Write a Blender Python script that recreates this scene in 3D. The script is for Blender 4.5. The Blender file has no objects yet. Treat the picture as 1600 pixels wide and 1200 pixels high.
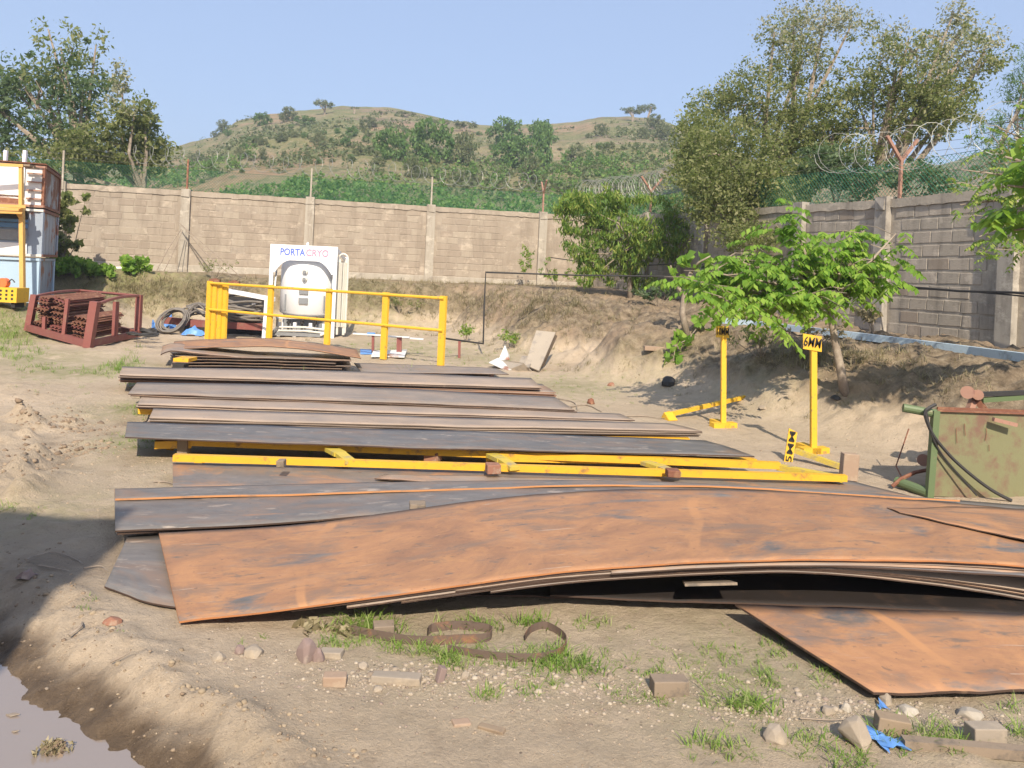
import bpy, math, random
import numpy as np
from math import radians as R, sin, cos, pi
from mathutils import Vector, Matrix
random.seed(7); rng = np.random.default_rng(7)
SC = bpy.context.scene
COL = SC.collection
# ------------------------------------------------------------ camera, sky, sun, exposure
F, HV, CH, ROLL = 1200.0, 430.0, 1.6, R(2.6)
cd = bpy.data.cameras.new('camera'); cam = bpy.data.objects.new('camera', cd); COL.objects.link(cam)
cr, sr = cos(ROLL), sin(ROLL)
M = Matrix(((cr, -sr, 0, 0), (0, 0, -1, 0), (sr, cr, 0, CH), (0, 0, 0, 1)))
cam.matrix_world = M
cd.sensor_width = 36; cd.lens = 36*F/1600; cd.shift_y = -(600-HV)/1600
cd.clip_start = .1; cd.clip_end = 3000
SC.camera = cam
HAZE = .0013
SUN_EL, SUN_AZ = R(39), R(5)          # azimuth measured from straight behind the camera towards its right
sv = Vector((cos(SUN_EL)*sin(SUN_AZ), -cos(SUN_EL)*cos(SUN_AZ), sin(SUN_EL)))
sl = bpy.data.lights.new('sun', 'SUN'); sl.energy = 4.9; sl.angle = R(.55); sl.color = (1, .89, .73)
so = bpy.data.objects.new('sun', sl); COL.objects.link(so); so.rotation_euler = sv.to_track_quat('Z', 'Y').to_euler()
W = bpy.data.worlds.new('World'); SC.world = W; W.use_nodes = True
wn = W.node_tree.nodes; wl = W.node_tree.links
sky = wn.new('ShaderNodeTexSky'); sky.sky_type = 'NISHITA'; sky.sun_disc = False
sky.sun_elevation = SUN_EL; sky.sun_rotation = math.atan2(sv.x, sv.y)
sky.air_density = 1.0; sky.dust_density = 3.2; sky.ozone_density = 2.6; sky.altitude = 300
bg = wn['Background']; sm = wn.new('ShaderNodeMix'); sm.data_type = 'RGBA'; sm.inputs[0].default_value = .62; wl.new(sky.outputs[0], sm.inputs[6]); sm.inputs[7].default_value = (2.45, 3.1, 4.5, 1); wl.new(sm.outputs[2], bg.inputs[0]); bg.inputs[1].default_value = .14
SC.view_settings.view_transform = 'Standard'; SC.view_settings.look = 'None'
SC.view_settings.exposure = .56; SC.view_settings.gamma = 1; SC.view_settings.use_curve_mapping = False
SC.cycles.max_bounces = 6

# ------------------------------------------------------------ from a photo point to a point in the place
def px(u, v, Y):
    du, dv = u-800, HV-v
    return Vector(((du*cr-dv*sr)/F*Y, Y, CH+(du*sr+dv*cr)/F*Y))
def pz(u, v, z=0.):
    du, dv = u-800, HV-v
    return px(u, v, (z-CH)*F/(du*sr+dv*cr))
# ------------------------------------------------------------ noise
def hsh(i, j, s):
    n = (i*374761393+j*668265263+s*974634777) & 0x7fffffff
    n = ((n ^ (n >> 13))*1274126177) & 0x7fffffff
    return ((n ^ (n >> 16)) & 0xffff)/65535.0
def vn(x, y, s=0):
    x = np.asarray(x, float); y = np.asarray(y, float)
    i = np.floor(x).astype(np.int64); j = np.floor(y).astype(np.int64); f = x-i; g = y-j
    f = f*f*(3-2*f); g = g*g*(3-2*g)
    a = hsh(i, j, s); b = hsh(i+1, j, s); c = hsh(i, j+1, s); d = hsh(i+1, j+1, s)
    return (a+(b-a)*f)*(1-g)+(c+(d-c)*f)*g
def fbm(x, y, s=0, o=4):
    t = 0; a = .5; k = 1.
    for q in range(o):
        t = t+a*(vn(x*k+q*7.3, y*k-q*3.1, s+q)-.5); a *= .5; k *= 2.07
    return t
def rdg(x, y, s=0, o=3):
    t = 0; a = .5; k = 1.
    for q in range(o):
        t = t+a*(1-abs(2*vn(x*k, y*k, s+q)-1)); a *= .5; k *= 2.1
    return t
def ss(a, b, x):
    t = np.clip((x-a)/(b-a), 0, 1); return t*t*(3-2*t)
# ------------------------------------------------------------ terrain
LP = np.array([-9.65, 22.7]); LN = np.array([.212, -.977]); LD = np.array([.977, .212])
RP = np.array([6.5, 13.4]); RN = np.array([-.953, -.303]); RD = np.array([-.303, .953])
def dLw(X, Y): return (X-LP[0])*LN[0]+(Y-LP[1])*LN[1]
def dRw(X, Y): return (X-RP[0])*RN[0]+(Y-RP[1])*RN[1]
RIDGE = [(-400,330),(60,275),(200,262),(270,238),(330,222),(360,200),(400,190),(440,183),(500,178),(560,176),(600,180),(650,188),(700,200),(760,208),(850,205),(890,200),(930,192),(970,190),(1020,197),(1070,212),(1120,240),(1200,268),(1300,290),(1450,270),(1520,248),(1600,240),(2000,260)]
ru = np.array([(u-800)/F for u, v in RIDGE]); rz = np.array([px(u, v, 150.).z for u, v in RIDGE])
def hill_h(X, Y):
    a = np.asarray(X)/np.maximum(Y, 5)
    top = np.interp(a, ru, rz)+fbm(a*30, a*0+3, 5, 3)*1.0
    t = (Y-30)/120.
    g = np.where(t < 1, np.clip(t, 0, 1)**1.14, 1-(t-1)**2*1.5)
    w = ss(.12, .5, t)*(1-ss(.55, .85, t))
    h = top*g+w*(fbm(X*.07, Y*.07, 8, 4)*5+rdg(X*.05+Y*.02, Y*.08, 11, 3)*1.6-.8)
    return 1.3+h*np.where(g > 0, 1, 1)
RUTS = [(pz(u0, v0), pz(u1, v1)) for u0, v0, u1, v1 in ((62,708,158,682), (28,650,78,664), (92,668,128,645), (0,690,40,682), (0,760,70,705), (100,735,30,775))]
def zbaseR(Y): return .84+(1.3-.84)*np.clip((Y-13.4)/8.6, 0, 1)
def hgt(X, Y, fine=True):
    X = np.asarray(X, float); Y = np.asarray(Y, float)
    a = dLw(X, Y)+fbm(X*.6, Y*.6, 21, 3)*1.0; b = dRw(X, Y)+fbm(X*.55, Y*.55, 22, 3)*1.1
    def prof(d, cr_, ft, top):
        x = np.clip((d-cr_)/(ft-cr_), 0, 1)
        return top*(1-.70*ss(0, .62, x)-.30*ss(.25, 1, x))*(1-.05*ss(0, cr_, d))
    hl = prof(a, 1.9, 4.3, 1.27)
    hr = prof(b, np.interp(Y, [8, 14], [2.6, 4.1]), np.interp(Y, [7, 10, 14], [4.7, 5.3, 6.3]), zbaseR(Y))
    x0 = .6+(Y-11.8)*.62; hr = hr*(1-.85*(1-ss(-.55, .2, X-x0+fbm(X*2, Y*2, 24, 3)*.5))*ss(10.3, 11.6, Y)*(1-ss(13.4, 16.2, Y))*(X > -2))
    hc = .5*ss(-8.6, -10.2, X)*ss(13.8, 16.5, Y)
    h = np.maximum(np.maximum(hl, hr), hc)
    h = h+.05*np.clip(1-abs(hl-hr)/.3, 0, 1)*np.clip(np.minimum(hl, hr)*3, 0, 1)
    bank = ss(.06, .35, h)*(1-ss(1.1, 1.3, h))
    h = h+bank*(fbm(X*1.7, Y*1.7, 31, 4)*.36+(rdg(X*3.3, Y*2.6, 32, 4)-.45)*.22+fbm(X*9, Y*9, 33, 3)*.09)
    h = h+fbm(X*.5, Y*.5, 41, 3)*.05*(ss(6, 9, Y)+ss(-2.6, -3.4, X))
    h = h+fbm(X*2.3, Y*2.3, 42, 4)*.06+fbm(X*11, Y*11, 43, 3)*.028+np.maximum(0, fbm(X*23, Y*23, 45, 2)-.12)*.03
    # churned ruts on the left, clods at the ditch
    m = ss(-2.9, -3.7, X)*ss(4.6, 5.6, Y)*(1-ss(8.5, 10.5, Y))
    q = rdg((X*.75+Y*.35)*2.6+fbm(X, Y, 4, 2), (Y*.9-X*.6)*.9, 51, 4)
    h = h+m*((q-.5)*.13+ss(.66, .78, q)*fbm(X*7, Y*7, 52, 3)*.16)
    s = (X+1.13)*-.607+(Y-2.9)*-.794+fbm(X*2.2, Y*2.2, 71, 4)*.16
    for ra, rb in RUTS:
        ex, ey = rb.x-ra.x, rb.y-ra.y; L2 = ex*ex+ey*ey; tt = np.clip(((X-ra.x)*ex+(Y-ra.y)*ey)/L2, 0, 1)
        dd = np.hypot(X-ra.x-tt*ex, Y-ra.y-tt*ey); h = h+np.exp(-(dd/.09)**2)*np.maximum(0, fbm(X*5, Y*7, 62, 3)+.16)*.34-np.exp(-((dd-.2)/.12)**2)*.02
    lump = ss(-1.75, -2.1, X+.35*(Y-3.6))*ss(5.2, 4.5, Y)*ss(-.15, -.4, s)*ss(-.50, -.56, X/np.maximum(Y, .5))
    h = h+lump*(rdg(X*4, Y*4, 61, 4)-.42)*.17
    lip = np.exp(-((s-.03)/.12)**2)
    h = h+lip*(rdg(X*6, Y*6, 72, 4)-.50)*.07+lip*np.maximum(0, fbm(X*14, Y*14, 74, 3))*.06-.28*ss(-.03, .64, s)*(Y < 8)*(X < 0.5)
    h = h+ss(-.05, .15, s)*(Y < 8)*(X < .6)*(fbm(X*5, Y*5, 73, 4)*.05+fbm(X*15, Y*15, 76, 3)*.04+np.maximum(0, rdg(X*9, Y*9, 75, 3)-.5)*.07)
    # ground under the steel stays low
    st = ss(-.62, -.56, X/np.maximum(Y, .5))*ss(2.75, 2.95, Y+.42*(X < 1.15)*1.)*(1-ss(12.2, 13, Y))*(1-ss(.03, .15, np.maximum(hl, hr)))*(X > -7)*(1-ss(-.13, -.02, s))
    h = h*(1-st)+st*(-.014+.55*np.clip(h, -.1, .026))
    out = ss(-.4, -3, np.minimum(dLw(X, Y), dRw(X, Y)))
    h = h*(1-out)+out*(1.25+fbm(X*.3, Y*.3, 44, 3)*.4)
    return h
def pg(u, v, lo=1.6, hi=24.):
    Y = np.concatenate([np.arange(lo, 8, .02), np.arange(8, hi, .04)])
    du, dv = u-800, HV-v
    X = (du*cr-dv*sr)/F*Y; Z = CH+(du*sr+dv*cr)/F*Y
    H = hgt(X, Y); k = int(np.argmax(Z <= H))
    if Z[k] > H[k]: k = int(np.argmin(np.where(Y > 8, Z-H, 99)))
    return Vector((float(X[k]), float(Y[k]), float(H[k])))
def gz(x, y): return float(hgt(np.array([x]), np.array([y]))[0])

# ------------------------------------------------------------ materials
MATS = {}
class NT:
    def __init__(s, name):
        s.m = bpy.data.materials.new(name); s.m.use_nodes = True; s.t = s.m.node_tree; s.n = s.t.nodes
        s.b = s.n['Principled BSDF']; MATS[name] = s.m
    def nd(s, t, **k):
        n = s.n.new(t)
        for a, b in k.items(): setattr(n, a, b)
        return n
    def lk(s, a, b): s.t.links.new(a, b)
    def coord(s, kind='Object', scale=(1, 1, 1), loc=(0, 0, 0)):
        c = s.nd('ShaderNodeTexCoord'); mp = s.nd('ShaderNodeMapping'); mp.inputs['Scale'].default_value = scale; mp.inputs['Location'].default_value = loc
        s.lk(c.outputs[kind], mp.inputs['Vector']); return mp.outputs[0]
    def noise(s, vec, scale=5, detail=4, rough=.6, dist=0):
        n = s.nd('ShaderNodeTexNoise'); n.inputs['Scale'].default_value = scale; n.inputs['Detail'].default_value = detail
        n.inputs['Roughness'].default_value = rough; n.inputs['Distortion'].default_value = dist
        s.lk(vec, n.inputs['Vector']); return n.outputs[0]
    def ramp(s, fac, stops):
        r = s.nd('ShaderNodeValToRGB'); el = r.color_ramp.elements
        while len(el) < len(stops): el.new(.5)
        for e, (p, c) in zip(el, stops):
            e.position = p; e.color = (*c, 1) if len(c) == 3 else c
        s.lk(fac, r.inputs[0]); return r.outputs[0]
    def step(s, fac, a, b):
        return s.ramp(fac, [(a, (0, 0, 0)), (b, (1, 1, 1))])
    def mix(s, fac, a, b):
        m = s.nd('ShaderNodeMix', data_type='RGBA')
        if isinstance(fac, float): m.inputs[0].default_value = fac
        else: s.lk(fac, m.inputs[0])
        for x, i in ((a, 6), (b, 7)):
            if isinstance(x, tuple): m.inputs[i].default_value = (*x, 1)
            else: s.lk(x, m.inputs[i])
        return m.outputs[2]
    def mul(s, a, b):
        m = s.nd('ShaderNodeMath', operation='MULTIPLY')
        for i, x in enumerate((a, b)):
            if isinstance(x, float): m.inputs[i].default_value = x
            else: s.lk(x, m.inputs[i])
        return m.outputs[0]
    def bump(s, h, st=.3, d=.02, prev=None):
        b = s.nd('ShaderNodeBump'); b.inputs['Strength'].default_value = st; b.inputs['Distance'].default_value = d
        s.lk(h, b.inputs['Height'])
        if prev is not None: s.lk(prev, b.inputs['Normal'])
        s.lk(b.outputs[0], s.b.inputs['Normal']); return b.outputs[0]
    def fin(s, col=None, rough=.8, metal=0., spec=None):
        if col is not None:
            if isinstance(col, tuple): s.b.inputs['Base Color'].default_value = (*col, 1)
            else: s.lk(col, s.b.inputs['Base Color'])
        s.b.inputs['Roughness'].default_value = rough; s.b.inputs['Metallic'].default_value = metal
        if spec is not None: s.b.inputs['Specular IOR Level'].default_value = spec
        return s.m
def worn(name, c, c2, dirt=(.2, .16, .12), scale=6, th=(.55, .7), rough=.6, dth=(.6, .75), bump=.15, spec=.4, streak=None):
    """paint with two tones and dirt or rust patches"""
    t = NT(name); v = t.coord()
    a = t.mix(t.noise(v, scale*.7, 5), c, c2)
    a = t.mix(t.step(t.noise(v, scale, 8, .7), *th), a, dirt)
    if streak:
        g_ = t.nd('ShaderNodeNewGeometry'); mp = t.nd('ShaderNodeMapping'); mp.inputs['Scale'].default_value = (2.6, 2.6, .35); t.lk(g_.outputs['Position'], mp.inputs[0])
        a = t.mix(t.mul(t.step(t.noise(mp.outputs[0], 1.3, 7, .7), .47, .66), .75), a, streak)
        m2 = t.nd('ShaderNodeMapping'); m2.inputs['Scale'].default_value = (1, 1, 1.4); t.lk(g_.outputs['Position'], m2.inputs[0])
        a = t.mix(t.mul(t.step(t.noise(m2.outputs[0], 2.4, 8, .75), .54, .62), .6), a, tuple(min(.6, x*1.35) for x in c))
    t.bump(t.noise(v, scale*6, 4), bump, .01)
    return t.fin(a, rough, 0, spec)
def plate_mat(name, bias, hue=0, dust=.0, streak=1.):
    """bias 0 = orange rust everywhere, 1 = dark mill scale everywhere"""
    t = NT(name); v = t.coord('UV', (1, 1, 1)); vs = t.coord('UV', (.75, 1.7, 1)); vf = t.coord('UV', (1.6, 5, 1))
    tn = t.noise(v, 1.1, 3, .5)
    org = t.ramp(t.noise(v, 2.0, 10, .74, .7), [(.28, (.19, .105, .068)), (.42, (.28, .15, .083)), (.58, (.385, .20, .098)), (.75, (.35, .23, .15))])
    fine = t.noise(vf, 6, 6, .75)
    org = t.mix(t.mul(t.step(fine, .46, .74), .6), org, (.27, .135, .085))
    dark = t.ramp(t.noise(vs, 4, 7, .7), [(.3, (.085, .083, .083)), (.55, (.14, .134, .131)), (.75, (.22, .195, .17))])
    big = t.noise(vs, 1.7, 9, .66, .5)
    c0 = .66-.42*bias
    col = t.mix(t.step(big, c0, c0+.10), org, dark)
    blot = t.noise(t.coord('UV', (.8, 1.5, 1), (3, 1, 0)), 2.6, 9, .68, .5)
    col = t.mix(t.mul(t.step(blot, .52-.03*bias, .64), .8), col, (.20, .135, .098))
    blo2 = t.noise(t.coord('UV', (.7, 1.4, 1), (7, 5, 0)), 7, 8, .72, .6)
    col = t.mix(t.mul(t.step(blo2, .58, .66), .8), col, (.14, .11, .09))
    rub = t.noise(t.coord('UV', (.9, 1.3, 1), (1, 9, 0)), 4.2, 7, .7, .5)
    if bias < .5: col = t.mix(t.mul(t.step(rub, .55, .68), .65), col, (.43, .225, .10))
    pale = t.noise(vs, 5.2, 8, .7, .4)
    pl = (.66-.05*dust) if bias < .9 else .585
    col = t.mix(t.mul(t.step(pale, pl, pl+.07), .7), col, (.40, .33, .27))
    if bias < .31:
        sx = t.nd('ShaderNodeSeparateXYZ'); t.lk(t.coord('UV'), sx.inputs[0]); mo = t.nd('ShaderNodeMath', operation='ADD'); t.lk(sx.outputs[0], mo.inputs[0]); t.lk(t.mul(t.noise(v, .7, 2), .5), mo.inputs[1])
        ln = t.nd('ShaderNodeMath', operation='PINGPONG'); t.lk(mo.outputs[0], ln.inputs[0]); ln.inputs[1].default_value = .83
        col = t.mix(t.mul(t.ramp(ln.outputs[0], [(.0, (1, 1, 1)), (.016, (1, 1, 1)), (.03, (0, 0, 0))]), t.step(t.noise(v, 1.5, 5), .42, .6)), col, (.42, .215, .10))
    if dust > 0: col = t.mix(t.mul(t.noise(v, 1.6, 6), dust*1.3), col, (.40, .30, .22))
    scr = t.noise(t.coord('UV', (1, 14, 1), (0, 2, 0)), 3.2, 3, .5)
    col = t.mix(t.mul(t.step(scr, .70, .73), .5), col, (.46, .38, .31)); spt = t.noise(v, 22, 3, .6); col = t.mix(t.mul(t.step(spt, .64, .70), .5), col, (.09, .07, .06))
    t.bump(fine, .12, .004, t.bump(t.noise(v, 14, 6), .2, .004))
    return t.fin(col, .62 if bias < .5 else .5, 0, .35)
def simple(name, c, rough=.7, metal=0., spec=.4, var=.25, scale=8):
    t = NT(name); v = t.coord()
    a = t.mix(t.noise(v, scale, 6, .65), tuple(x*(1-var) for x in c), tuple(min(.9, x*(1+var)) for x in c))
    t.bump(t.noise(v, scale*5, 4), .15, .01)
    return t.fin(a, rough, metal, spec)
def leafmat(name, cols, trans=.35, rough=.55):
    t = NT(name); g = t.nd('ShaderNodeNewGeometry')
    n = len(cols); col = t.ramp(g.outputs['Random Per Island'], [(i/(n-1), c) for i, c in enumerate(cols)])
    v = t.coord(); big = t.noise(v, .9, 3)
    col = t.mix(t.step(big, .38, .62), col, t.mix(.5, col, cols[0]))
    t.lk(col, t.b.inputs['Base Color']); t.b.inputs['Roughness'].default_value = rough; t.b.inputs['Specular IOR Level'].default_value = .3
    tr = t.nd('ShaderNodeBsdfTranslucent'); t.lk(t.mix(.35, col, (.35, .5, .05)), tr.inputs[0])
    mx = t.nd('ShaderNodeMixShader'); mx.inputs[0].default_value = trans
    out = t.n['Material Output']; t.lk(t.b.outputs[0], mx.inputs[1]); t.lk(tr.outputs[0], mx.inputs[2]); t.lk(mx.outputs[0], out.inputs[0])
    return t.m
# ground
def ground_mat():
    t = NT('dirt'); v = t.coord(); at = t.nd('ShaderNodeAttribute', attribute_name='mask')
    sp = t.nd('ShaderNodeSeparateColor'); t.lk(at.outputs['Color'], sp.inputs[0])
    veg, wet, bank = sp.outputs[0], sp.outputs[1], sp.outputs[2]
    base = t.ramp(t.noise(v, .8, 8, .65), [(.3, (.40, .315, .222)), (.5, (.475, .375, .27)), (.7, (.54, .43, .315))])
    base = t.mix(t.mul(t.step(t.noise(v, 7, 8, .75), .5, .66), .55), base, (.33, .25, .175)); base = t.mix(t.mul(t.step(t.noise(v, 34, 6, .8), .54, .68), .32), base, (.26, .20, .14)); base = t.mix(t.mul(t.step(t.noise(v, 55, 4, .8), .60, .68), .5), base, (.52, .44, .34))
    sp1 = t.nd('ShaderNodeTexVoronoi'); sp1.inputs['Scale'].default_value = 42; t.lk(v, sp1.inputs['Vector'])
    spk = t.ramp(sp1.outputs['Distance'], [(.10, (1, 1, 1)), (.15, (0, 0, 0))])
    base = t.mix(t.mul(spk, t.step(t.noise(v, 2.2, 5), .5, .62)), base, (.50, .45, .38))
    spk2 = t.nd('ShaderNodeTexVoronoi'); spk2.inputs['Scale'].default_value = 17; t.lk(v, spk2.inputs['Vector'])
    base = t.mix(t.mul(t.ramp(spk2.outputs['Distance'], [(.07, (1, 1, 1)), (.12, (0, 0, 0))]), t.step(t.noise(v, 3.1, 5), .48, .6)), base, (.15, .115, .085))
    bk = t.ramp(t.noise(v, 5, 9, .8), [(.34, (.065, .048, .032)), (.47, (.185, .14, .092)), (.57, (.275, .215, .145)), (.70, (.38, .315, .225))])
    bk = t.mix(t.mul(t.step(t.noise(v, .55, 5), .5, .62), .6), bk, (.34, .245, .165))
    vs = t.coord('Object', (3, 3, .6)); bk = t.mix(t.mul(t.step(t.noise(vs, 7, 7, .8), .53, .68), .6), bk, (.11, .085, .055))
    base = t.mix(bank, base, bk)
    gr = t.ramp(t.noise(v, 9, 8, .8), [(.3, (.13, .145, .05)), (.55, (.22, .225, .09)), (.75, (.31, .27, .16))])
    base = t.mix(t.mul(veg, t.step(t.noise(v, 4.5, 8, .8), .36, .58)), base, gr)
    base = t.mix(wet, base, t.ramp(t.noise(v, 9, 7, .7), [(.35, (.10, .068, .042)), (.65, (.18, .128, .082))]))
    b1 = t.bump(t.noise(v, 28, 8, .75), .9, .03)
    t.bump(t.noise(v, 110, 5, .7), .6, .008, b1)
    rr = t.nd('ShaderNodeMapRange'); rr.inputs['To Min'].default_value = .95; rr.inputs['To Max'].default_value = .42; t.lk(wet, rr.inputs[0]); t.lk(rr.outputs[0], t.b.inputs['Roughness'])
    t.lk(base, t.b.inputs['Base Color']); t.b.inputs['Specular IOR Level'].default_value = .25
    return t.m
def hill_mat():
    t = NT('hillside'); v = t.coord()
    c = t.ramp(t.noise(v, .09, 9, .7), [(.3, (.12, .135, .055)), (.48, (.19, .185, .085)), (.60, (.25, .21, .125)), (.74, (.33, .23, .155))])
    rock = t.ramp(t.noise(v, .7, 8, .8), [(.35, (.11, .075, .055)), (.6, (.27, .20, .155)), (.75, (.38, .33, .27))])
    vv = t.coord('Object', (.5, 1, 1.6)); c = t.mix(t.mul(t.step(t.noise(vv, .075, 8, .7), .53, .6), .85), c, rock)
    c = t.mix(t.mul(t.step(t.noise(v, .035, 5, .6), .52, .6), .7), c, (.33, .21, .14)); c = t.mix(t.mul(t.step(t.noise(v, .45, 9, .8), .50, .58), .8), c, (.085, .12, .045)); c = t.mix(t.mul(t.step(t.noise(v, 2.2, 6, .8), .54, .62), .6), c, (.40, .34, .24))
    t.bump(t.noise(v, 1.1, 9, .75), .8, .6)
    return t.fin(c, .95, 0, .1)
dirt = ground_mat(); hillm = hill_mat()
YEL = worn('yellow_paint', (.76, .42, .025), (.60, .31, .03), (.28, .15, .06), 9, (.56, .68), .45)
YELB = worn('bright_yellow', (.76, .45, .025), (.64, .37, .04), (.33, .20, .08), 14, (.58, .66), .5)
YELG = worn('dusty_yellow', (.60, .44, .05), (.45, .34, .06), (.32, .25, .15), 9, (.5, .66), .6)
MAR = worn('maroon_primer', (.25, .085, .07), (.19, .065, .055), (.23, .13, .09), 6, (.56, .7), .6)
WHT = simple('white_paint', (.80, .80, .80), .45, var=.04)
WHD = worn('white_dirty_paint', (.72, .72, .70), (.62, .62, .60), (.30, .14, .08), 1.6, (.55, .62), .5)
CREAM = simple('cream_aluminium', (.62, .60, .54), .5, var=.1)
BLK = simple('black_rubber', (.035, .033, .032), .6, var=.3)
HOSE = simple('dusty_black_hose', (.17, .15, .13), .7, var=.4, scale=12)
GREY = simple('grey_metal', (.25, .26, .27), .45, .3)
TXT = simple('black_lettering', (.015, .014, .012), .6, var=.1)
BLUT = simple('blue_lettering', (.10, .16, .55), .5, var=.05)
REDT = simple('red_lettering', (.62, .25, .36), .5, var=.05)
WOOD = worn('weathered_wood', (.30, .225, .15), (.20, .145, .10), (.11, .08, .06), 14, (.55, .7), .85)
WOODG = worn('grey_wood', (.26, .20, .145), (.19, .145, .105), (.10, .085, .07), 14, (.52, .7), .9)
PLY = worn('plywood', (.38, .32, .25), (.32, .27, .21), (.24, .21, .18), 5, (.52, .66), .85)
BRICK = worn('brick_red', (.30, .14, .085), (.23, .11, .075), (.34, .27, .2), 16, (.52, .68), .9)
BRICKP = worn('pale_buried_brick', (.33, .235, .165), (.29, .20, .145), (.37, .29, .21), 10, (.5, .66), .95)
STONE = worn('grey_stone', (.31, .26, .205), (.245, .20, .155), (.38, .31, .23), 9, (.5, .66), .9)
STONEP = worn('purple_stone', (.24, .17, .15), (.19, .14, .125), (.33, .27, .22), 9, (.55, .7), .9)
CONC = worn('concrete', (.40, .355, .29), (.33, .29, .235), (.22, .19, .155), 2.2, (.55, .7), .9, bump=.4, streak=(.235, .19, .145))
CONCG = worn('grey_concrete', (.38, .345, .295), (.32, .29, .25), (.16, .14, .12), 2.2, (.52, .7), .9, bump=.4, streak=(.20, .175, .145))
MORT = worn('mortar', (.36, .30, .235), (.30, .25, .195), (.25, .21, .17), 3, (.5, .7), .95, bump=.6, streak=(.235, .19, .145))
MORTG = worn('grey_mortar', (.42, .365, .29), (.37, .32, .255), (.29, .25, .2), 3, (.5, .7), .95, bump=.6, streak=(.20, .175, .145))
BLKM = worn('block_brown', (.33, .27, .21), (.295, .24, .185), (.33, .28, .22), 3.5, (.52, .66), .95, bump=.5, streak=(.235, .19, .145))
BLKD = worn('block_dark', (.30, .245, .19), (.275, .22, .17), (.32, .27, .21), 3.5, (.55, .68), .95, bump=.5, streak=(.235, .19, .145))
BLKL = worn('block_pale', (.355, .295, .23), (.32, .265, .205), (.36, .31, .24), 3.5, (.5, .66), .95, bump=.5, streak=(.235, .19, .145))
BLKG = worn('block_grey', (.40, .345, .275), (.345, .30, .24), (.26, .225, .18), 2.5, (.52, .68), .95, bump=.5, streak=(.20, .175, .145))
BLKH = worn('block_warm_grey', (.43, .37, .295), (.375, .32, .26), (.27, .23, .18), 2.5, (.55, .7), .95, bump=.5, streak=(.20, .175, .145))
GNET = simple('green_coated_wire', (.03, .17, .10), .5, var=.2)
RAZ = simple('galvanised_wire', (.30, .30, .27), .5, .3, var=.2)
RUSTY = worn('rusted_iron', (.22, .09, .05), (.15, .06, .04), (.30, .16, .09), 12, (.5, .66), .8)
RUSTP = worn('pink_rust', (.36, .20, .14), (.27, .15, .11), (.18, .08, .06), 10, (.55, .7), .75)
GRN = worn('green_paint', (.165, .165, .085), (.20, .19, .10), (.17, .10, .07), 3.5, (.46, .60), .6)
GRNP = worn('green_pipe_paint', (.125, .165, .075), (.10, .14, .065), (.22, .17, .1), 7, (.6, .72), .5)
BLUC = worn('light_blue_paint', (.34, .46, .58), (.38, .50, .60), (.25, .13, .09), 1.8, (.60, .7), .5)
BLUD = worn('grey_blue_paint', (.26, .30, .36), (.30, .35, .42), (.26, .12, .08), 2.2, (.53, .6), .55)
BLUW = simple('blue_board', (.10, .22, .42), .5, var=.15)
BLUP = worn('blue_pipe_paint', (.42, .53, .62), (.48, .58, .65), (.24, .27, .3), 4, (.55, .7), .5)
TARP = simple('blue_tarpaulin', (.12, .28, .62), .45, var=.25, scale=14)
ORG = simple('orange_plastic', (.75, .16, .05), .4, var=.1)
DRK = simple('dark_interior', (.03, .027, .025), .8, var=.2)
BARK = worn('grey_bark', (.30, .24, .185), (.22, .175, .135), (.38, .32, .25), 9, (.5, .7), .9)
STRIP = worn('brown_steel_strip', (.10, .07, .055), (.14, .10, .08), (.26, .13, .07), 9, (.55, .7), .6)
P_OR = plate_mat('rust_orange', .22); P_OR2 = plate_mat('rust_orange_streaked', .30); P_BL = plate_mat('mill_scale_blue', .95, dust=.12)
P_DK = plate_mat('mill_scale_dark', .98, dust=.05); P_GR = plate_mat('mill_scale_dusty', .95, dust=.62); P_TP = plate_mat('rust_taupe', .8, dust=1.1)
P_BR = plate_mat('rust_brown', .55, dust=.7); P_MX = plate_mat('rust_mixed', .62, dust=.2)
EDGE = worn('steel_edge', (.075, .042, .028), (.05, .032, .024), (.15, .095, .06), 8, (.58, .7), .8)
P_SH = worn('painted_shade_steel', (.024, .017, .014), (.016, .012, .010), (.05, .03, .02), 5, (.55, .7), .7)  # near-black steel, the shade under the arched stack put into its colour
WATER = NT('muddy_water'); _v = WATER.coord(); WATER.bump(WATER.noise(_v, 9, 4), .14, .01); WATER.fin((.25, .205, .175), .04, 0, 1.0); WATER = MATS['muddy_water']
L_DK = leafmat('leaf_dark_green', [(.06, .105, .05), (.10, .155, .075), (.15, .21, .10), (.23, .28, .16)], .42)
L_OL = leafmat('leaf_olive', [(.13, .155, .055), (.20, .225, .08), (.29, .30, .115), (.42, .39, .22)], .5)
L_PAL = leafmat('leaf_pale_tips', [(.26, .27, .17), (.38, .36, .26), (.50, .46, .37)], .4)
L_BR = leafmat('leaf_bright_green', [(.13, .27, .035), (.21, .38, .05), (.31, .49, .07), (.42, .56, .11)], .55)
L_NE = leafmat('leaf_yellow_green', [(.11, .21, .04), (.20, .33, .06), (.31, .41, .08), (.46, .45, .13)], .5)
L_GR = leafmat('grass_green', [(.14, .25, .04), (.22, .35, .06), (.32, .42, .10), (.45, .45, .22)], .45)
L_HB = leafmat('leaf_hill_green', [(.07, .14, .04), (.10, .19, .05), (.14, .235, .065), (.18, .25, .09)], .35)
L_SC = leafmat('leaf_scrub', [(.07, .14, .04), (.12, .23, .055), (.18, .31, .075), (.25, .33, .10)], .4)
L_HO = leafmat('leaf_hill_olive', [(.09, .12, .05), (.13, .155, .07), (.18, .19, .09), (.22, .21, .12)], .3)
L_DRY = leafmat('dry_grass', [(.22, .18, .10), (.30, .25, .15), (.38, .32, .2)], .2)

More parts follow.
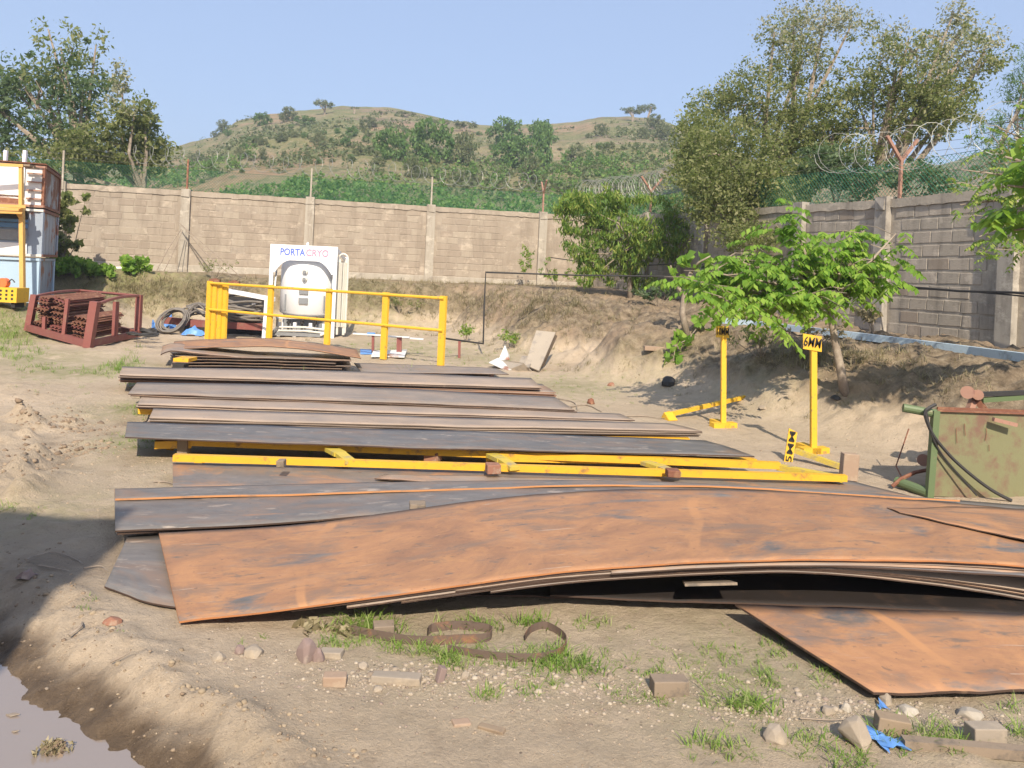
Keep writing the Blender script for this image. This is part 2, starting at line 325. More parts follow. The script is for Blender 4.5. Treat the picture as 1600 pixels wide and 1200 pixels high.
# ------------------------------------------------------------ mesh builder
def tag(o, label=None, cat=None, group=None, kind=None):
    if label: o['label'] = label
    if cat: o['category'] = cat
    if group: o['group'] = group
    if kind: o['kind'] = kind
    return o
class MB:
    def __init__(s): s.v = []; s.f = []
    def add(s, vs, fs):
        k = len(s.v); s.v += [tuple(p) for p in vs]; s.f += [tuple(i+k for i in f) for f in fs]; return s
    def box(s, c, d, ax=None, jit=0):
        """c centre, d full sizes, ax 3 axis vectors"""
        ax = ax or (Vector((1, 0, 0)), Vector((0, 1, 0)), Vector((0, 0, 1))); c = Vector(c); vs = []
        for k in (-.5, .5):
            for j in (-.5, .5):
                for i in (-.5, .5):
                    vs.append(c+ax[0]*(d[0]*i)+ax[1]*(d[1]*j)+ax[2]*(d[2]*k)+Vector((random.uniform(-jit, jit), random.uniform(-jit, jit), random.uniform(-jit, jit))))
        return s.add(vs, [(0, 2, 3, 1), (4, 5, 7, 6), (0, 1, 5, 4), (2, 6, 7, 3), (0, 4, 6, 2), (1, 3, 7, 5)])
    def bar(s, a, b, w, h, up=(0, 0, 1)):
        a = Vector(a); b = Vector(b); x = (b-a); L = x.length; x = x/L; up = Vector(up)
        y = up.cross(x); y = y.normalized() if y.length > 1e-4 else Vector((1, 0, 0)); z = x.cross(y)
        return s.box((a+b)/2, (L, w, h), (x, y, z))
    def tube(s, pts, r, n=8, r2=None, cap=True):
        pts = [Vector(p) for p in pts]; m = len(pts); rs = r if isinstance(r, (list, tuple)) else [r+((r2-r)*i/(m-1) if r2 is not None else 0) for i in range(m)]
        vs = []; py = None
        for i, p in enumerate(pts):
            t = (pts[min(i+1, m-1)]-pts[max(i-1, 0)]).normalized()
            if py is None: py = t.orthogonal().normalized()
            py = (py-t*py.dot(t)); py = py.normalized() if py.length > 1e-5 else t.orthogonal().normalized()
            pz_ = t.cross(py)
            for k in range(n):
                a = 2*pi*k/n; vs.append(p+py*(cos(a)*rs[i])+pz_*(sin(a)*rs[i]))
        fs = [(i*n+k, i*n+(k+1) % n, (i+1)*n+(k+1) % n, (i+1)*n+k) for i in range(m-1) for k in range(n)]
        if cap: fs += [tuple(range(n-1, -1, -1)), tuple((m-1)*n+k for k in range(n))]
        return s.add(vs, fs)
    def quad4(s, a, b, c, d, t=.01, nrm=None):
        """slab on 4 corners, thickness t below"""
        P = [Vector(q) for q in (a, b, c, d)]; n = nrm or (P[1]-P[0]).cross(P[3]-P[0]).normalized()
        Q = [p-n*t for p in P]
        return s.add(P+Q, [(0, 1, 2, 3), (7, 6, 5, 4), (0, 4, 5, 1), (1, 5, 6, 2), (2, 6, 7, 3), (3, 7, 4, 0)])
    def lathe(s, c, prof, n=24):
        vs = [(c[0]+r*cos(2*pi*k/n), c[1]+r*sin(2*pi*k/n), c[2]+z) for r, z in prof for k in range(n)]
        m = len(prof)
        return s.add(vs, [(i*n+k, i*n+(k+1) % n, (i+1)*n+(k+1) % n, (i+1)*n+k) for i in range(m-1) for k in range(n)]+[tuple(range(n-1, -1, -1)), tuple((m-1)*n+k for k in range(n))])
    def build(s, name, mat, parent=None, smooth=False, origin=None):
        me = bpy.data.meshes.new(name)
        o0 = Vector(parent['_o']) if (parent is not None and '_o' in parent) else Vector(origin or (0, 0, 0))
        if parent is None and origin is None and s.v:
            a = np.array(s.v, dtype=float); o0 = Vector((a[:, 0].mean(), a[:, 1].mean(), a[:, 2].min()))
        me.from_pydata([(p[0]-o0.x, p[1]-o0.y, p[2]-o0.z) for p in s.v], [], s.f)
        me.materials.append(mat); me.update()
        if smooth: me.shade_smooth()
        ob = bpy.data.objects.new(name, me); COL.objects.link(ob)
        if parent is not None: ob.parent = parent
        else: ob.location = o0
        return ob
def npmesh(name, V, Fq, mat, parent=None, smooth=False, loc=(0, 0, 0), kind=None):
    """big quad or tri mesh out of numpy arrays"""
    me = bpy.data.meshes.new(name); V = np.asarray(V, np.float32); Fq = np.asarray(Fq, np.int32); k = Fq.shape[1]
    off = np.array(loc, np.float32)
    if parent is not None and '_o' in parent: off = np.array(parent['_o'][:], np.float32)
    me.vertices.add(len(V)); me.vertices.foreach_set('co', (V-off).ravel())
    me.loops.add(Fq.size); me.loops.foreach_set('vertex_index', Fq.ravel())
    me.polygons.add(len(Fq)); me.polygons.foreach_set('loop_start', np.arange(0, Fq.size, k, dtype=np.int32))
    me.update(calc_edges=True)
    if smooth: me.shade_smooth()
    me.materials.append(mat)
    ob = bpy.data.objects.new(name, me); COL.objects.link(ob)
    if parent is not None: ob.parent = parent
    else: ob.location = off.tolist()
    if kind: ob['kind'] = kind
    return ob
_roots = []
def thing(name, loc, label, cat, group=None):
    o = bpy.data.objects.new(name, None); COL.objects.link(o); o.location = loc; o.empty_display_size = .1
    o['_o'] = tuple(float(x) for x in loc); tag(o, label, cat, group); _roots.append(o); return o
def copytree(o, loc=None, rz=None, label=None, scale=None):
    c = o.copy(); COL.objects.link(c)
    if loc is not None: c.location = loc
    if rz is not None: c.rotation_euler = (c.rotation_euler.x, c.rotation_euler.y, rz)
    if scale is not None: c.scale = scale if hasattr(scale, '__len__') else (scale,)*3
    if label: c['label'] = label
    for ch in list(o.children):
        d = ch.copy(); COL.objects.link(d); d.parent = c
        for g in ch.children:
            e = g.copy(); COL.objects.link(e); e.parent = d
    return c
def textmesh(name, body, size, mat, ext=.004, xs=1.):
    cu = bpy.data.curves.new(name, 'FONT'); cu.body = body; cu.size = size; cu.extrude = ext; cu.align_x = 'CENTER'; cu.align_y = 'CENTER'
    cu.resolution_u = 3; cu.offset = .0004 if size < .2 else .005
    to = bpy.data.objects.new(name, cu); COL.objects.link(to); bpy.context.view_layer.update()
    me = bpy.data.meshes.new_from_object(to.evaluated_get(bpy.context.evaluated_depsgraph_get()))
    bpy.data.objects.remove(to); bpy.data.curves.remove(cu)
    me.materials.clear(); me.materials.append(mat)
    ob = bpy.data.objects.new(name, me); COL.objects.link(ob); return ob
# ============================================================ ground
def spaced(segs):
    out = [segs[0][0]]
    for a, b, d in segs:
        n = max(1, int(round((b-a)/d))); out += list(np.linspace(a, b, n+1)[1:])
    return np.array(out)
gx = spaced([(-60, -20, 3), (-20, -10, .35), (-10, -5, .08), (-5, -3, .04), (-3, 3.2, .026), (3.2, 5, .045), (5, 9, .08), (9, 20, .5), (20, 60, 4)])
gy = spaced([(-40, -4, 4), (-4, 1.6, .3), (1.6, 5, .024), (5, 9, .04), (9, 16, .06), (16, 26, .09), (26, 40, 1)])
GX, GY = np.meshgrid(gx, gy); GZ = hgt(GX, GY)
nx, ny = len(gx), len(gy)
idx = np.arange(nx*ny).reshape(ny, nx)
Fq = np.stack([idx[:-1, :-1], idx[:-1, 1:], idx[1:, 1:], idx[1:, :-1]], -1).reshape(-1, 4)
g = npmesh('ground', np.stack([GX, GY, GZ], -1).reshape(-1, 3), Fq, dirt, smooth=True); tag(g, kind='structure')
# vegetation, wetness and bank cover laid down as vertex masks
VEG = [(20,520,1.6,1.), (60,560,1.0,.7), (120,582,.7,.9), (190,575,.6,.9), (640,545,1.6,.6), (760,560,1.,.5), (890,605,.9,.7), (200,640,.5,.8), (215,690,.4,.8), (90,800,.5,.4),
       (1150,1030,.55,.75), (700,1010,.35,.8), (860,1030,.3,.8), (600,985,.3,.8), (1080,1090,.4,.6), (1150,1110,.3,.7), (950,980,.4,.5), (1500,1150,.4,.6), (1000,600,.8,.3), (1180,1050,.4,.5),
       (180,425,1.3,1.), (250,428,1.5,.7), (420,690,1.2,.5), (560,700,1.2,.6), (330,600,.8,.5), (500,750,.5,.2), (1400,1110,.3,.6), (540,445,2.5,.45), (1200,600,.9,.25)]
veg = np.zeros_like(GX)
for u, v, r, a in VEG:
    if v > 900: a *= .45
    p = pg(u, v); veg = np.maximum(veg, a*np.exp(-(((GX-p.x)/r)**2+((GY-p.y)/(r*1.1))**2)))
veg = np.maximum(veg, .75*ss(-.5, -3, np.minimum(dLw(GX, GY), dRw(GX, GY))))
sd = (GX+1.13)*-.607+(GY-2.9)*-.794+fbm(GX*2.2, GY*2.2, 71, 4)*.22
wet = ss(-.02, -.085, GZ+fbm(GX*4, GY*4, 9, 3)*.06)*(GY < 8)*(GX < .6)
wet = np.maximum(wet, .9*ss(-1.7, -2.3, GX-.25*(GY-3.6))*ss(4.9, 4.0, GY)*(.5+fbm(GX*3, GY*3, 10, 3)))
bankm = np.maximum(ss(.25, .55, GZ+fbm(GX, GY, 77, 3)*.3)*(GY > 5), 0)*(1-.8*ss(3.5, 3., dRw(GX, GY))*0)
att = g.data.attributes.new('mask', 'FLOAT_COLOR', 'POINT')
att.data.foreach_set('color', np.stack([np.clip(veg, 0, 1), np.clip(wet, 0, 1), bankm, np.ones_like(GX)], -1).astype(np.float32).ravel())
w = MB().add([(-6, -3, -.13), (1.4, -3, -.13), (1.4, 2.6, -.13), (-1.2, 4.2, -.13), (-6, 6.5, -.13)], [(0, 1, 2, 3, 4)]).build('water', WATER); tag(w, kind='structure')
far = MB().add([(-1500, -1500, -1.2), (1500, -1500, -1.2), (1500, 1500, -1.2), (-1500, 1500, -1.2)], [(0, 1, 2, 3)]).build('plain', hillm); tag(far, kind='structure')
# hill
hy = spaced([(29, 60, 1.2), (60, 165, 1.0), (165, 260, 6)]); ha = np.concatenate([np.linspace(-1.3, -.6, 60), np.linspace(-.6, .5, 380)[1:], np.linspace(.5, 1.3, 60)[1:]])
HA, HY = np.meshgrid(ha, hy); HX = HA*HY; HZ = np.where(HY > 29.5, hill_h(HX, HY), .6)
idx = np.arange(HA.size).reshape(HA.shape)
Fq = np.stack([idx[:-1, :-1], idx[:-1, 1:], idx[1:, 1:], idx[1:, :-1]], -1).reshape(-1, 4)
tag(npmesh('hill', np.stack([HX, HY, HZ], -1).reshape(-1, 3), Fq, hillm, smooth=True), kind='structure')

# ============================================================ walls
def variants(n, mats):
    out = []
    for i in range(n):
        m = MB(); m.box((0, 0, 0), (1, 1, 1), jit=0); vs = [Vector(v) for v in m.v]
        vs = [Vector((v.x*(1+random.uniform(-.05, .03)), v.y, v.z*(1+random.uniform(-.12, .06)))) for v in vs]
        # one more ring: chipped front (front is y = -0.5)
        fr = [v for v in vs]; me = bpy.data.meshes.new('brick')
        ins = [Vector((v.x*.97, v.y-.07 if v.y < 0 else v.y, v.z*.93)) for v in fr if v.y < 0]
        V = fr+ins; a = [k for k, v in enumerate(fr) if v.y < 0]; b = list(range(8, 12))
        # order a: (-,-),(+,-),(-,+),(+,+)
        F_ = [(0, 2, 3, 1), (4, 5, 7, 6)][:0]
        o = [0, 1, 3, 2]; A = [a[k] for k in o]; B = [b[k] for k in o]
        F_ += [tuple(B)]+[(A[k], A[(k+1) % 4], B[(k+1) % 4], B[k]) for k in range(4)]
        me.from_pydata([v[:] for v in V], [], F_); me.materials.append(mats[i % len(mats)]); me.update(); out.append(me)
    return out
WV = variants(9, [BLKM, BLKM, BLKD, BLKM, BLKL, BLKM, BLKD, BLKM, BLKL]); WG = variants(9, [BLKG, BLKH, BLKG, BLKG, BLKH, BLKG, BLKM, BLKH, BLKG])
def wall(name, P, D, N, t0, t1, zb, zt, pil, label, mb, mp, vset, ch, bl, plinth, seedk, pw=.26):
    """P point on the line, D along it, N towards the yard, t from t0 to t1; zb, zt functions of t"""
    P = Vector((P[0], P[1], 0)); D = Vector((D[0], D[1], 0)); N = Vector((N[0], N[1], 0)); rnd = random.Random(seedk)
    c = P+D*((t0+t1)/2); root = thing(name, (c.x, c.y, zb((t0+t1)/2)-.3), label, 'wall')
    def at(t, n, z): return P+D*t+N*n+Vector((0, 0, z))
    m = MB(); k = int((t1-t0)/.8)
    for i in range(k):
        a = t0+(t1-t0)*i/k; b = t0+(t1-t0)*(i+1)/k
        A = [at(a, 0, zb(a)-.5), at(b, 0, zb(b)-.5), at(b, 0, zt(b)-.012), at(a, 0, zt(a)-.012)]; B = [at(a, -.15, zb(a)-.5), at(b, -.15, zb(b)-.5), at(b, -.15, zt(b)-.012), at(a, -.15, zt(a)-.012)]
        m.add(A+B, [(0, 1, 2, 3), (7, 6, 5, 4), (3, 2, 6, 7)])
    m.build('mortar', mp, root)
    # plinth beam, rough coping
    m = MB()
    for i in range(k):
        a = t0+(t1-t0)*i/k; b = t0+(t1-t0)*(i+1)/k
        m.add([at(a, .03, zb(a)-.5), at(b, .03, zb(b)-.5), at(b, .026, zb(b)+plinth), at(a, .026, zb(a)+plinth), at(a, -.01, zb(a)+plinth+.02), at(b, -.01, zb(b)+plinth+.02)], [(0, 1, 2, 3), (3, 2, 5, 4)])
    m.build('plinth', CONC if mp is MORT else CONCG, root)
    m = MB(); k2 = int((t1-t0)/.11); pts = []
    for i in range(k2+1):
        t = t0+(t1-t0)*i/k2; d = .11+.025*float(vn(t*3, 1, seedk))+.03*float(vn(t*11, 4, seedk)); pts.append((t, d))
    for (a, da), (b, db) in zip(pts, pts[1:]):
        ha = .02*float(vn(a*5, 9, seedk)); hb = .02*float(vn(b*5, 9, seedk))
        m.add([at(a, .034, zt(a)-da), at(b, .034, zt(b)-db), at(b, .03, zt(b)+hb), at(a, .03, zt(a)+ha), at(b, -.17, zt(b)+hb), at(a, -.17, zt(a)+ha), at(a, -.002, zt(a)-da), at(b, -.002, zt(b)-db)], [(0, 1, 2, 3), (3, 2, 4, 5), (1, 0, 6, 7)])
    m.build('coping', mp, root)
    # blocks
    cand = []
    t_mid = (t0+t1)/2; rows = int((zt(t_mid)-zb(t_mid)-plinth-.14)/ch)
    for r in range(rows):
        t = t0+rnd.random()*bl
        while t < t1:
            L = bl*rnd.uniform(.72, 1.12); tm = t+L/2
            if all(abs(tm-q) > L/2+pw/2-.03 for q in pil) and rnd.random() > .05:
                f = (r+.5)/rows; z = (zb(tm)+plinth+.03)*(1-f)+(zt(tm)-.12)*f
                cand.append((tm, z, L-.015, rnd.randrange(len(vset)), rnd.random()))
            t += L
    def vis(c):
        p = at(c[0], 0, c[1]); yy = p.y
        u = 800+p.x/yy*F
        return -40 < u < 1640
    cand.sort(key=lambda c: (not vis(c), at(c[0], 0, 0).y)); rz = math.atan2(D.y, D.x)
    if N.dot(Vector((D.y, -D.x, 0))) < 0: rz += pi
    rest = MB()
    for i, (t, z, L, k, q) in enumerate(cand):
        hh = ch-.012-.010*q; pr = .001+.0045*q
        if i < 298:
            o = bpy.data.objects.new('brick', vset[k]); COL.objects.link(o); o.parent = root
            o.location = at(t, pr-.04, z)-Vector(root['_o']); o.rotation_euler = (0, rnd.uniform(-.012, .012), rz); o.scale = (L, .08, hh)
        else: rest.box(at(t, pr-.04, z), (L, .08, hh), (D, N, Vector((0, 0, 1))), .006)
    if rest.v: rest.build('brick_remainder', mb, root)['kind'] = 'stuff'
    for q in pil:
        m = MB(); zz = zt(q)+.06
        m.box(at(q, -.03, (zb(q)-.5+zz)/2), (pw, .30, zz-zb(q)+.5), (D, N, Vector((0, 0, 1))))
        m.box(at(q, .135, zz-.13), (pw*.8, .02, .2), (D, N, Vector((0, 0, 1))), .015)
        m.build('pillar', CONC if mp is MORT else CONCG, root)
    return root
def tl(u, Pt, D):   # parameter t on a wall line where photo column u crosses it
    k = (u-800-6)/F
    return (k*Pt[1]-Pt[0])/(D[0]-k*D[1])
pilL = [tl(u, LP, LD) for u in (-90, 97, 292, 486, 675, 850)]; tc = 12.62
pilR = [tl(u, RP, RD) for u in (1585, 1385, 1255, 1105, 1015)]; tr1 = 12.7
zbL = lambda t: 1.15; ztL = lambda t: 3.64
zbR = lambda t: float(zbaseR(13.4+.953*t))-.12; ztR = lambda t: 3.2+(3.62-3.2)*min(1, max(0, t/12.5))
wall('boundary_wall', LP, LD, LN, -16, tc, zbL, ztL, pilL, 'brown block boundary wall with pale concrete pillars at the back of the yard, below the hill', BLKM, MORT, WV, .205, .43, .30, 3)
wall('boundary_wall', RP, RD, RN, -7, tr1, zbR, ztR, pilR, 'grey rendered block boundary wall running along the right side above the blue pipe', BLKG, MORTG, WG, .205, .40, .12, 5)

# ============================================================ fence on the walls
def fence(P, D, N, t0, t1, zt, posts, label, coil, lab2, hm=.62, cw=.006):
    P = Vector((P[0], P[1], 0)); D = Vector((D[0], D[1], 0)); N = Vector((N[0], N[1], 0))
    def at(t, n, z): return P+D*t+N*n+Vector((0, 0, z))
    c = at((t0+t1)/2, -.07, zt((t0+t1)/2)); root = thing('chain_link_fence', c, label, 'fence')
    m = MB(); s = .085; r = .0035; n = int((t1-t0+hm)/s); ax = None
    for sg in (1, -1):
        for i in range(-int(hm/s), int((t1-t0)/s)+1):
            a = i*s; b = a+hm; ta, za, tb, zb_ = a, 0., b, hm
            if ta < 0: za -= ta; ta = 0
            if tb > t1-t0: zb_ -= tb-(t1-t0); tb = t1-t0
            if tb-ta < .03: continue
            if sg < 0: pa, pb = (ta, hm-za), (tb, hm-zb_)
            else: pa, pb = (ta, za), (tb, zb_)
            A = at(t0+pa[0], -.07, zt(t0+pa[0])+.03+pa[1]); B = at(t0+pb[0], -.07, zt(t0+pb[0])+.03+pb[1])
            m.tube([A, B], r, 3, cap=False)
    for h in (0.02, hm): m.tube([at(t0+(t1-t0)*i/20, -.07, zt(t0+(t1-t0)*i/20)+.03+h) for i in range(21)], .005, 3)
    tag(m.build('wire_mesh', GNET, root), kind='stuff')
    m = MB()
    for h in (.74, .88, 1.02): m.tube([at(t0+(t1-t0)*i/60, -.07, zt(t0+(t1-t0)*i/60)+h+.02*sin(i*2.1)) for i in range(61)], .004, 3)
    m.build('barbed_wire', RAZ, root)
    for q, kind in posts:
        m = MB(); z0 = zt(q)-.05
        m.bar(at(q, -.05, z0), at(q, -.05, z0+(.75 if kind else 1.0)), .05, .05, D)
        if kind:
            for sg in (-1, 1): m.bar(at(q, -.05, z0+.72), at(q, -.05+sg*.33, z0+1.12), .05, .045, D)
        m.build('post', [RUSTY, RUSTP][1 if kind else 0] if kind else CONC if int(q) % 2 else RUSTY, root)
    for (ca, cb, rad, pitch, h0, sag) in coil:
        m = MB(); L = cb-ca; turns = max(2, int(L/pitch)); n = turns*14; pts = []
        rr = random.Random(int(ca*10))
        offs = [rr.uniform(-.25, .25) for _ in range(turns+2)]
        for i in range(n+1):
            f = i/n; k = f*turns; a = 2*pi*k; k0 = min(int(k), turns); of = offs[k0]*(1-k+k0)+offs[min(k0+1, turns+1)]*(k-k0); t = ca+L*f+of*pitch*1.6
            z = zt(t)+h0-sag*4*f*(1-f)+of*.12; R_ = rad*(1+.35*of)
            pts.append(at(t+R_*.66*cos(a), -.06+R_*cos(a)*.7, z+R_*sin(a)))
        m.tube(pts, .003+.0002*at((ca+cb)/2, 0, 0).y, 4)
        cx = at((ca+cb)/2, -.06, zt((ca+cb)/2)+h0-rad)
        o = m.build('razor_wire_coil', RAZ, None, origin=cx); tag(o, lab2[coil.index((ca, cb, rad, pitch, h0, sag))], 'razor wire')
    return root
fence(LP, LD, LN, -16, tc-.1, ztL, [(q, 0) for q in pilL[:-1]]+[(pilL[-1], 1)], 'green chain link fence with rusty posts along the top of the brown back wall',
      [(pilL[1]+1.8, pilL[-1], .27, .42, 1.0, .0)], ['thin loose razor wire coil along the fence of the brown back wall'], cw=.010)
fence(RP, RD, RN, -7, tr1, ztR, [(tl(1402, RP, RD), 1), (pilR[4], 1)], 'green chain link fence with rusty Y-shaped posts along the top of the grey right wall',
      [(pilR[3], tr1+1.2, .36, .20, 1.0, .12), (pilR[0]-.6, pilR[2]-.7, .37, .33, .98, .12)],
      ['dense razor wire coil over the wall corner behind the yellow-green bush', 'large razor wire loops around the rusty Y-shaped post on the right wall'])

# ============================================================ foliage
def leaves(cent, rad, n, size, aspect=.5, droop=0., rg=None, outward=None):
    """n leaves round each centre; returns vertex and quad arrays"""
    rg = rg or rng; cent = np.asarray(cent, float); K = len(cent); N_ = K*n
    d = rg.normal(size=(N_, 3)); d /= np.linalg.norm(d, axis=1, keepdims=True)
    rr = rg.random(N_)**.45
    rad = np.repeat(np.broadcast_to(np.asarray(rad, float), (K,)), n)
    p = np.repeat(cent, n, 0)+d*(rr*rad)[:, None]*np.array([1, 1, .8])
    a = rg.normal(size=(N_, 3))+np.array([0, 0, -droop])*1.5
    if outward is not None: a += d*outward
    a /= np.linalg.norm(a, axis=1, keepdims=True)
    b = np.cross(a, rg.normal(size=(N_, 3))); b /= np.linalg.norm(b, axis=1, keepdims=True)+1e-6
    nrm = np.cross(a, b); s = size*(.45+1.05*rg.random(N_)**1.5)[:, None]
    V = np.stack([p-a*s*.5, p+b*s*aspect*.5+nrm*s*.08, p+a*s*.5, p-b*s*aspect*.5+nrm*s*.08], 1).reshape(-1, 3)
    return V, np.arange(N_*4).reshape(-1, 4)
def grow(m, a, d, L, r, depth, tips, rnd, spread=.6, up=.25, nseg=4, kids=3, cut=None):
    pts = [a]; p = a.copy(); d = d.normalized()
    for i in range(nseg):
        d = (d+Vector((rnd.gauss(0, .16), rnd.gauss(0, .16), rnd.gauss(0, .12)+up*.12))).normalized(); p = p+d*(L/nseg); pts.append(p.copy())
    m.tube(pts, r, 5 if depth > 1 else 4, r2=r*.55, cap=False)
    if depth == 0: tips.append(p); tips.append(pts[-2]); return
    for k in range(kids):
        q = pts[rnd.randint(max(1, nseg-2), nseg)]
        nd = (d+Vector((rnd.gauss(0, spread), rnd.gauss(0, spread), rnd.gauss(0, spread*.7)+up*.3))).normalized()
        grow(m, q, nd, L*rnd.uniform(.6, .85), r*.55, depth-1, tips, rnd, spread, up, nseg, kids)
def crown_tree(name, label, cat, base, outline, Y, yd, nclump, cr_, nleaf, lsize, mat, trunk_h, trunk_r, seed, group=None, limbs=7, mat2=None, f2=.15, aspect=.5, droop=0., outward=None):
    """outline: ellipses (u, v, ru, rv) of the photo, taken as lobes of a real crown at depth Y, yd deep"""
    rnd = random.Random(seed); rg = np.random.default_rng(seed); b = Vector(base); root = thing(name, b, label, cat, group)
    lob = []
    for (u, v, a, c, *yy) in outline:
        yl = yy[0] if yy else Y; p = px(u, v, yl+rnd.uniform(-.3, .3)*yd); lob.append((p, a/F*yl, c/F*yl))
    ar = np.array([l[1]*l[2] for l in lob]); ar = ar/ar.sum(); C_ = []
    for i in range(nclump):
        l = lob[rg.choice(len(lob), p=ar)]; d = rg.normal(size=3); d /= np.linalg.norm(d); k = rg.random()**.38
        C_.append((l[0].x+d[0]*l[1]*k, l[0].y+d[1]*min(l[1], yd)*k, l[0].z+d[2]*l[2]*k))
    C_ = np.array(C_); s_ = seed*3.1; C_ = C_[vn(C_[:, 0]*1.5+s_, C_[:, 2]*1.5+C_[:, 1], seed)+.5*vn(C_[:, 0]*3.5, C_[:, 2]*3.5+s_, seed+1) > (.44 if cr_ > .21 else .53)]; nclump = len(C_); rads = cr_*(.4+rg.random(nclump)*.9)
    m = MB(); top = b+Vector((0, 0, trunk_h)); m.tube([b-Vector((0, 0, .2)), b+(top-b)*.5+Vector((rnd.uniform(-.1, .1), 0, 0)), top], [trunk_r*1.25, trunk_r, trunk_r*.8], 8)
    m.build('trunk', BARK, root, smooth=True)
    m = MB()
    for l in lob:
        e = Vector(l[0]); mid = top.lerp(e, .5)+Vector((rnd.gauss(0, .2), rnd.gauss(0, .2), rnd.uniform(-.1, .3))); m.tube([top, mid, e], [trunk_r*.6, trunk_r*.38, trunk_r*.12], 5)
        for q in range(limbs):
            j = rnd.randrange(nclump); c = Vector(C_[j])
            if (c-e).length < l[1]*1.6: 
                mm = e.lerp(c, .5)+Vector((rnd.gauss(0, .1), rnd.gauss(0, .1), rnd.gauss(0, .08))); m.tube([mid.lerp(e, rnd.random()), mm, c], [trunk_r*.22, trunk_r*.14, trunk_r*.05], 4)
    m.build('branch', BARK, root)
    n2 = int(nclump*f2) if mat2 else 0
    # the pale clumps sit on the outside at the top
    if n2: order = np.argsort(-(C_[:, 2]+rg.normal(size=nclump)*.6)); C_ = C_[order]; rads = rads[order]
    V, Q = leaves(C_[n2:], rads[n2:], nleaf, lsize, aspect, droop, rg, outward); npmesh('crown', V, Q, mat, root, kind='stuff')
    if n2: V, Q = leaves(C_[:n2], rads[:n2]*1.1, nleaf//2, lsize, aspect, droop, rg, outward); npmesh('flowering_tips', V, Q, mat2, root, kind='stuff')
    return root
def pz_at(u, Y): return (u-800)/F*Y
# big trees behind the walls
crown_tree('tall_tree', 'tall dark green tree with a spired crown behind the left end of the wall', 'tree', (-15.4, 27, 1.2),
   [(95,75,50,50),(150,70,16,28),(60,130,60,50),(130,140,45,50),(30,200,50,60),(100,210,70,60),(-30,150,60,60),(30,120,40,30),(75,45,26,20)], 27, 2.2, 430, .40, 30, .19, L_DK, 3.2, .2, 11, mat2=L_OL, f2=.2, aspect=.42)
crown_tree('leafy_tree', 'lower spreading grey-green tree right of the tall spired tree', 'tree', (-12.6, 26, 1.2),
   [(190,210,55,55),(230,240,38,38),(150,240,60,45),(90,260,60,30),(210,175,30,30),(185,130,14,36),(225,180,14,22),(20,265,40,26)], 26, 2., 480, .36, 34, .15, L_OL, 2.6, .16, 12, mat2=L_PAL, f2=.1)
crown_tree('flowering_tree', 'large olive tree with pale flowering tips beyond the right wall, left crown', 'tree', (6.6, 21, 1.1),
   [(1190,150,70,55),(1120,200,60,70),(1250,90,50,60),(1290,25,55,25),(1330,40,40,25),(1150,250,90,70,18),(1240,220,70,60),(1095,290,50,50,17.6),(1130,325,60,40,17.),(1210,50,30,30),(1180,285,60,30,17),(1210,325,50,35,17.5),(1160,370,60,25,16.6),(1230,290,50,30,18),(1240,30,25,25),(1090,250,40,45,18.5),(1095,205,38,40,19.5),(1075,235,22,22,19)], 21, 1.6, 1900, .30, 34, .09, L_OL, 1.9, .18, 13, mat2=L_PAL, f2=.17)
crown_tree('flowering_tree', 'large olive tree with pale flowering tips beyond the right wall, behind the Y-shaped post', 'tree', (9.3, 20, 1.1),
   [(1400,110,75,60),(1340,160,60,60),(1480,90,60,60),(1500,50,40,40),(1540,80,40,40),(1430,180,70,50),(1330,240,60,35),(1270,250,50,30),(1480,170,60,50),(1280,190,50,50),(1420,60,50,30),(1490,20,20,22)], 20, 2., 1050, .30, 36, .095, L_OL, 2.4, .18, 14, mat2=L_PAL, f2=.26)
crown_tree('feathery_tree', 'pale feathery tree behind the wall at the right edge of the picture', 'tree', (11.0, 17, 1.),
   [(1590,180,45,80),(1560,240,40,60),(1620,120,50,60)], 17, 1.5, 130, .28, 55, .10, L_HB, 2.4, .12, 15, aspect=.16, droop=.2)
crown_tree('dark_shrub', 'dark low shrub seen through the fence left of the Y-shaped post', 'shrub', (8.2, 18.2, 1.1),
   [(1290,260,60,34),(1350,275,60,34),(1230,290,40,34),(1440,275,50,30),(1190,300,50,30)], 18, 1., 230, .22, 60, .09, L_DK, 1.6, .08, 16)
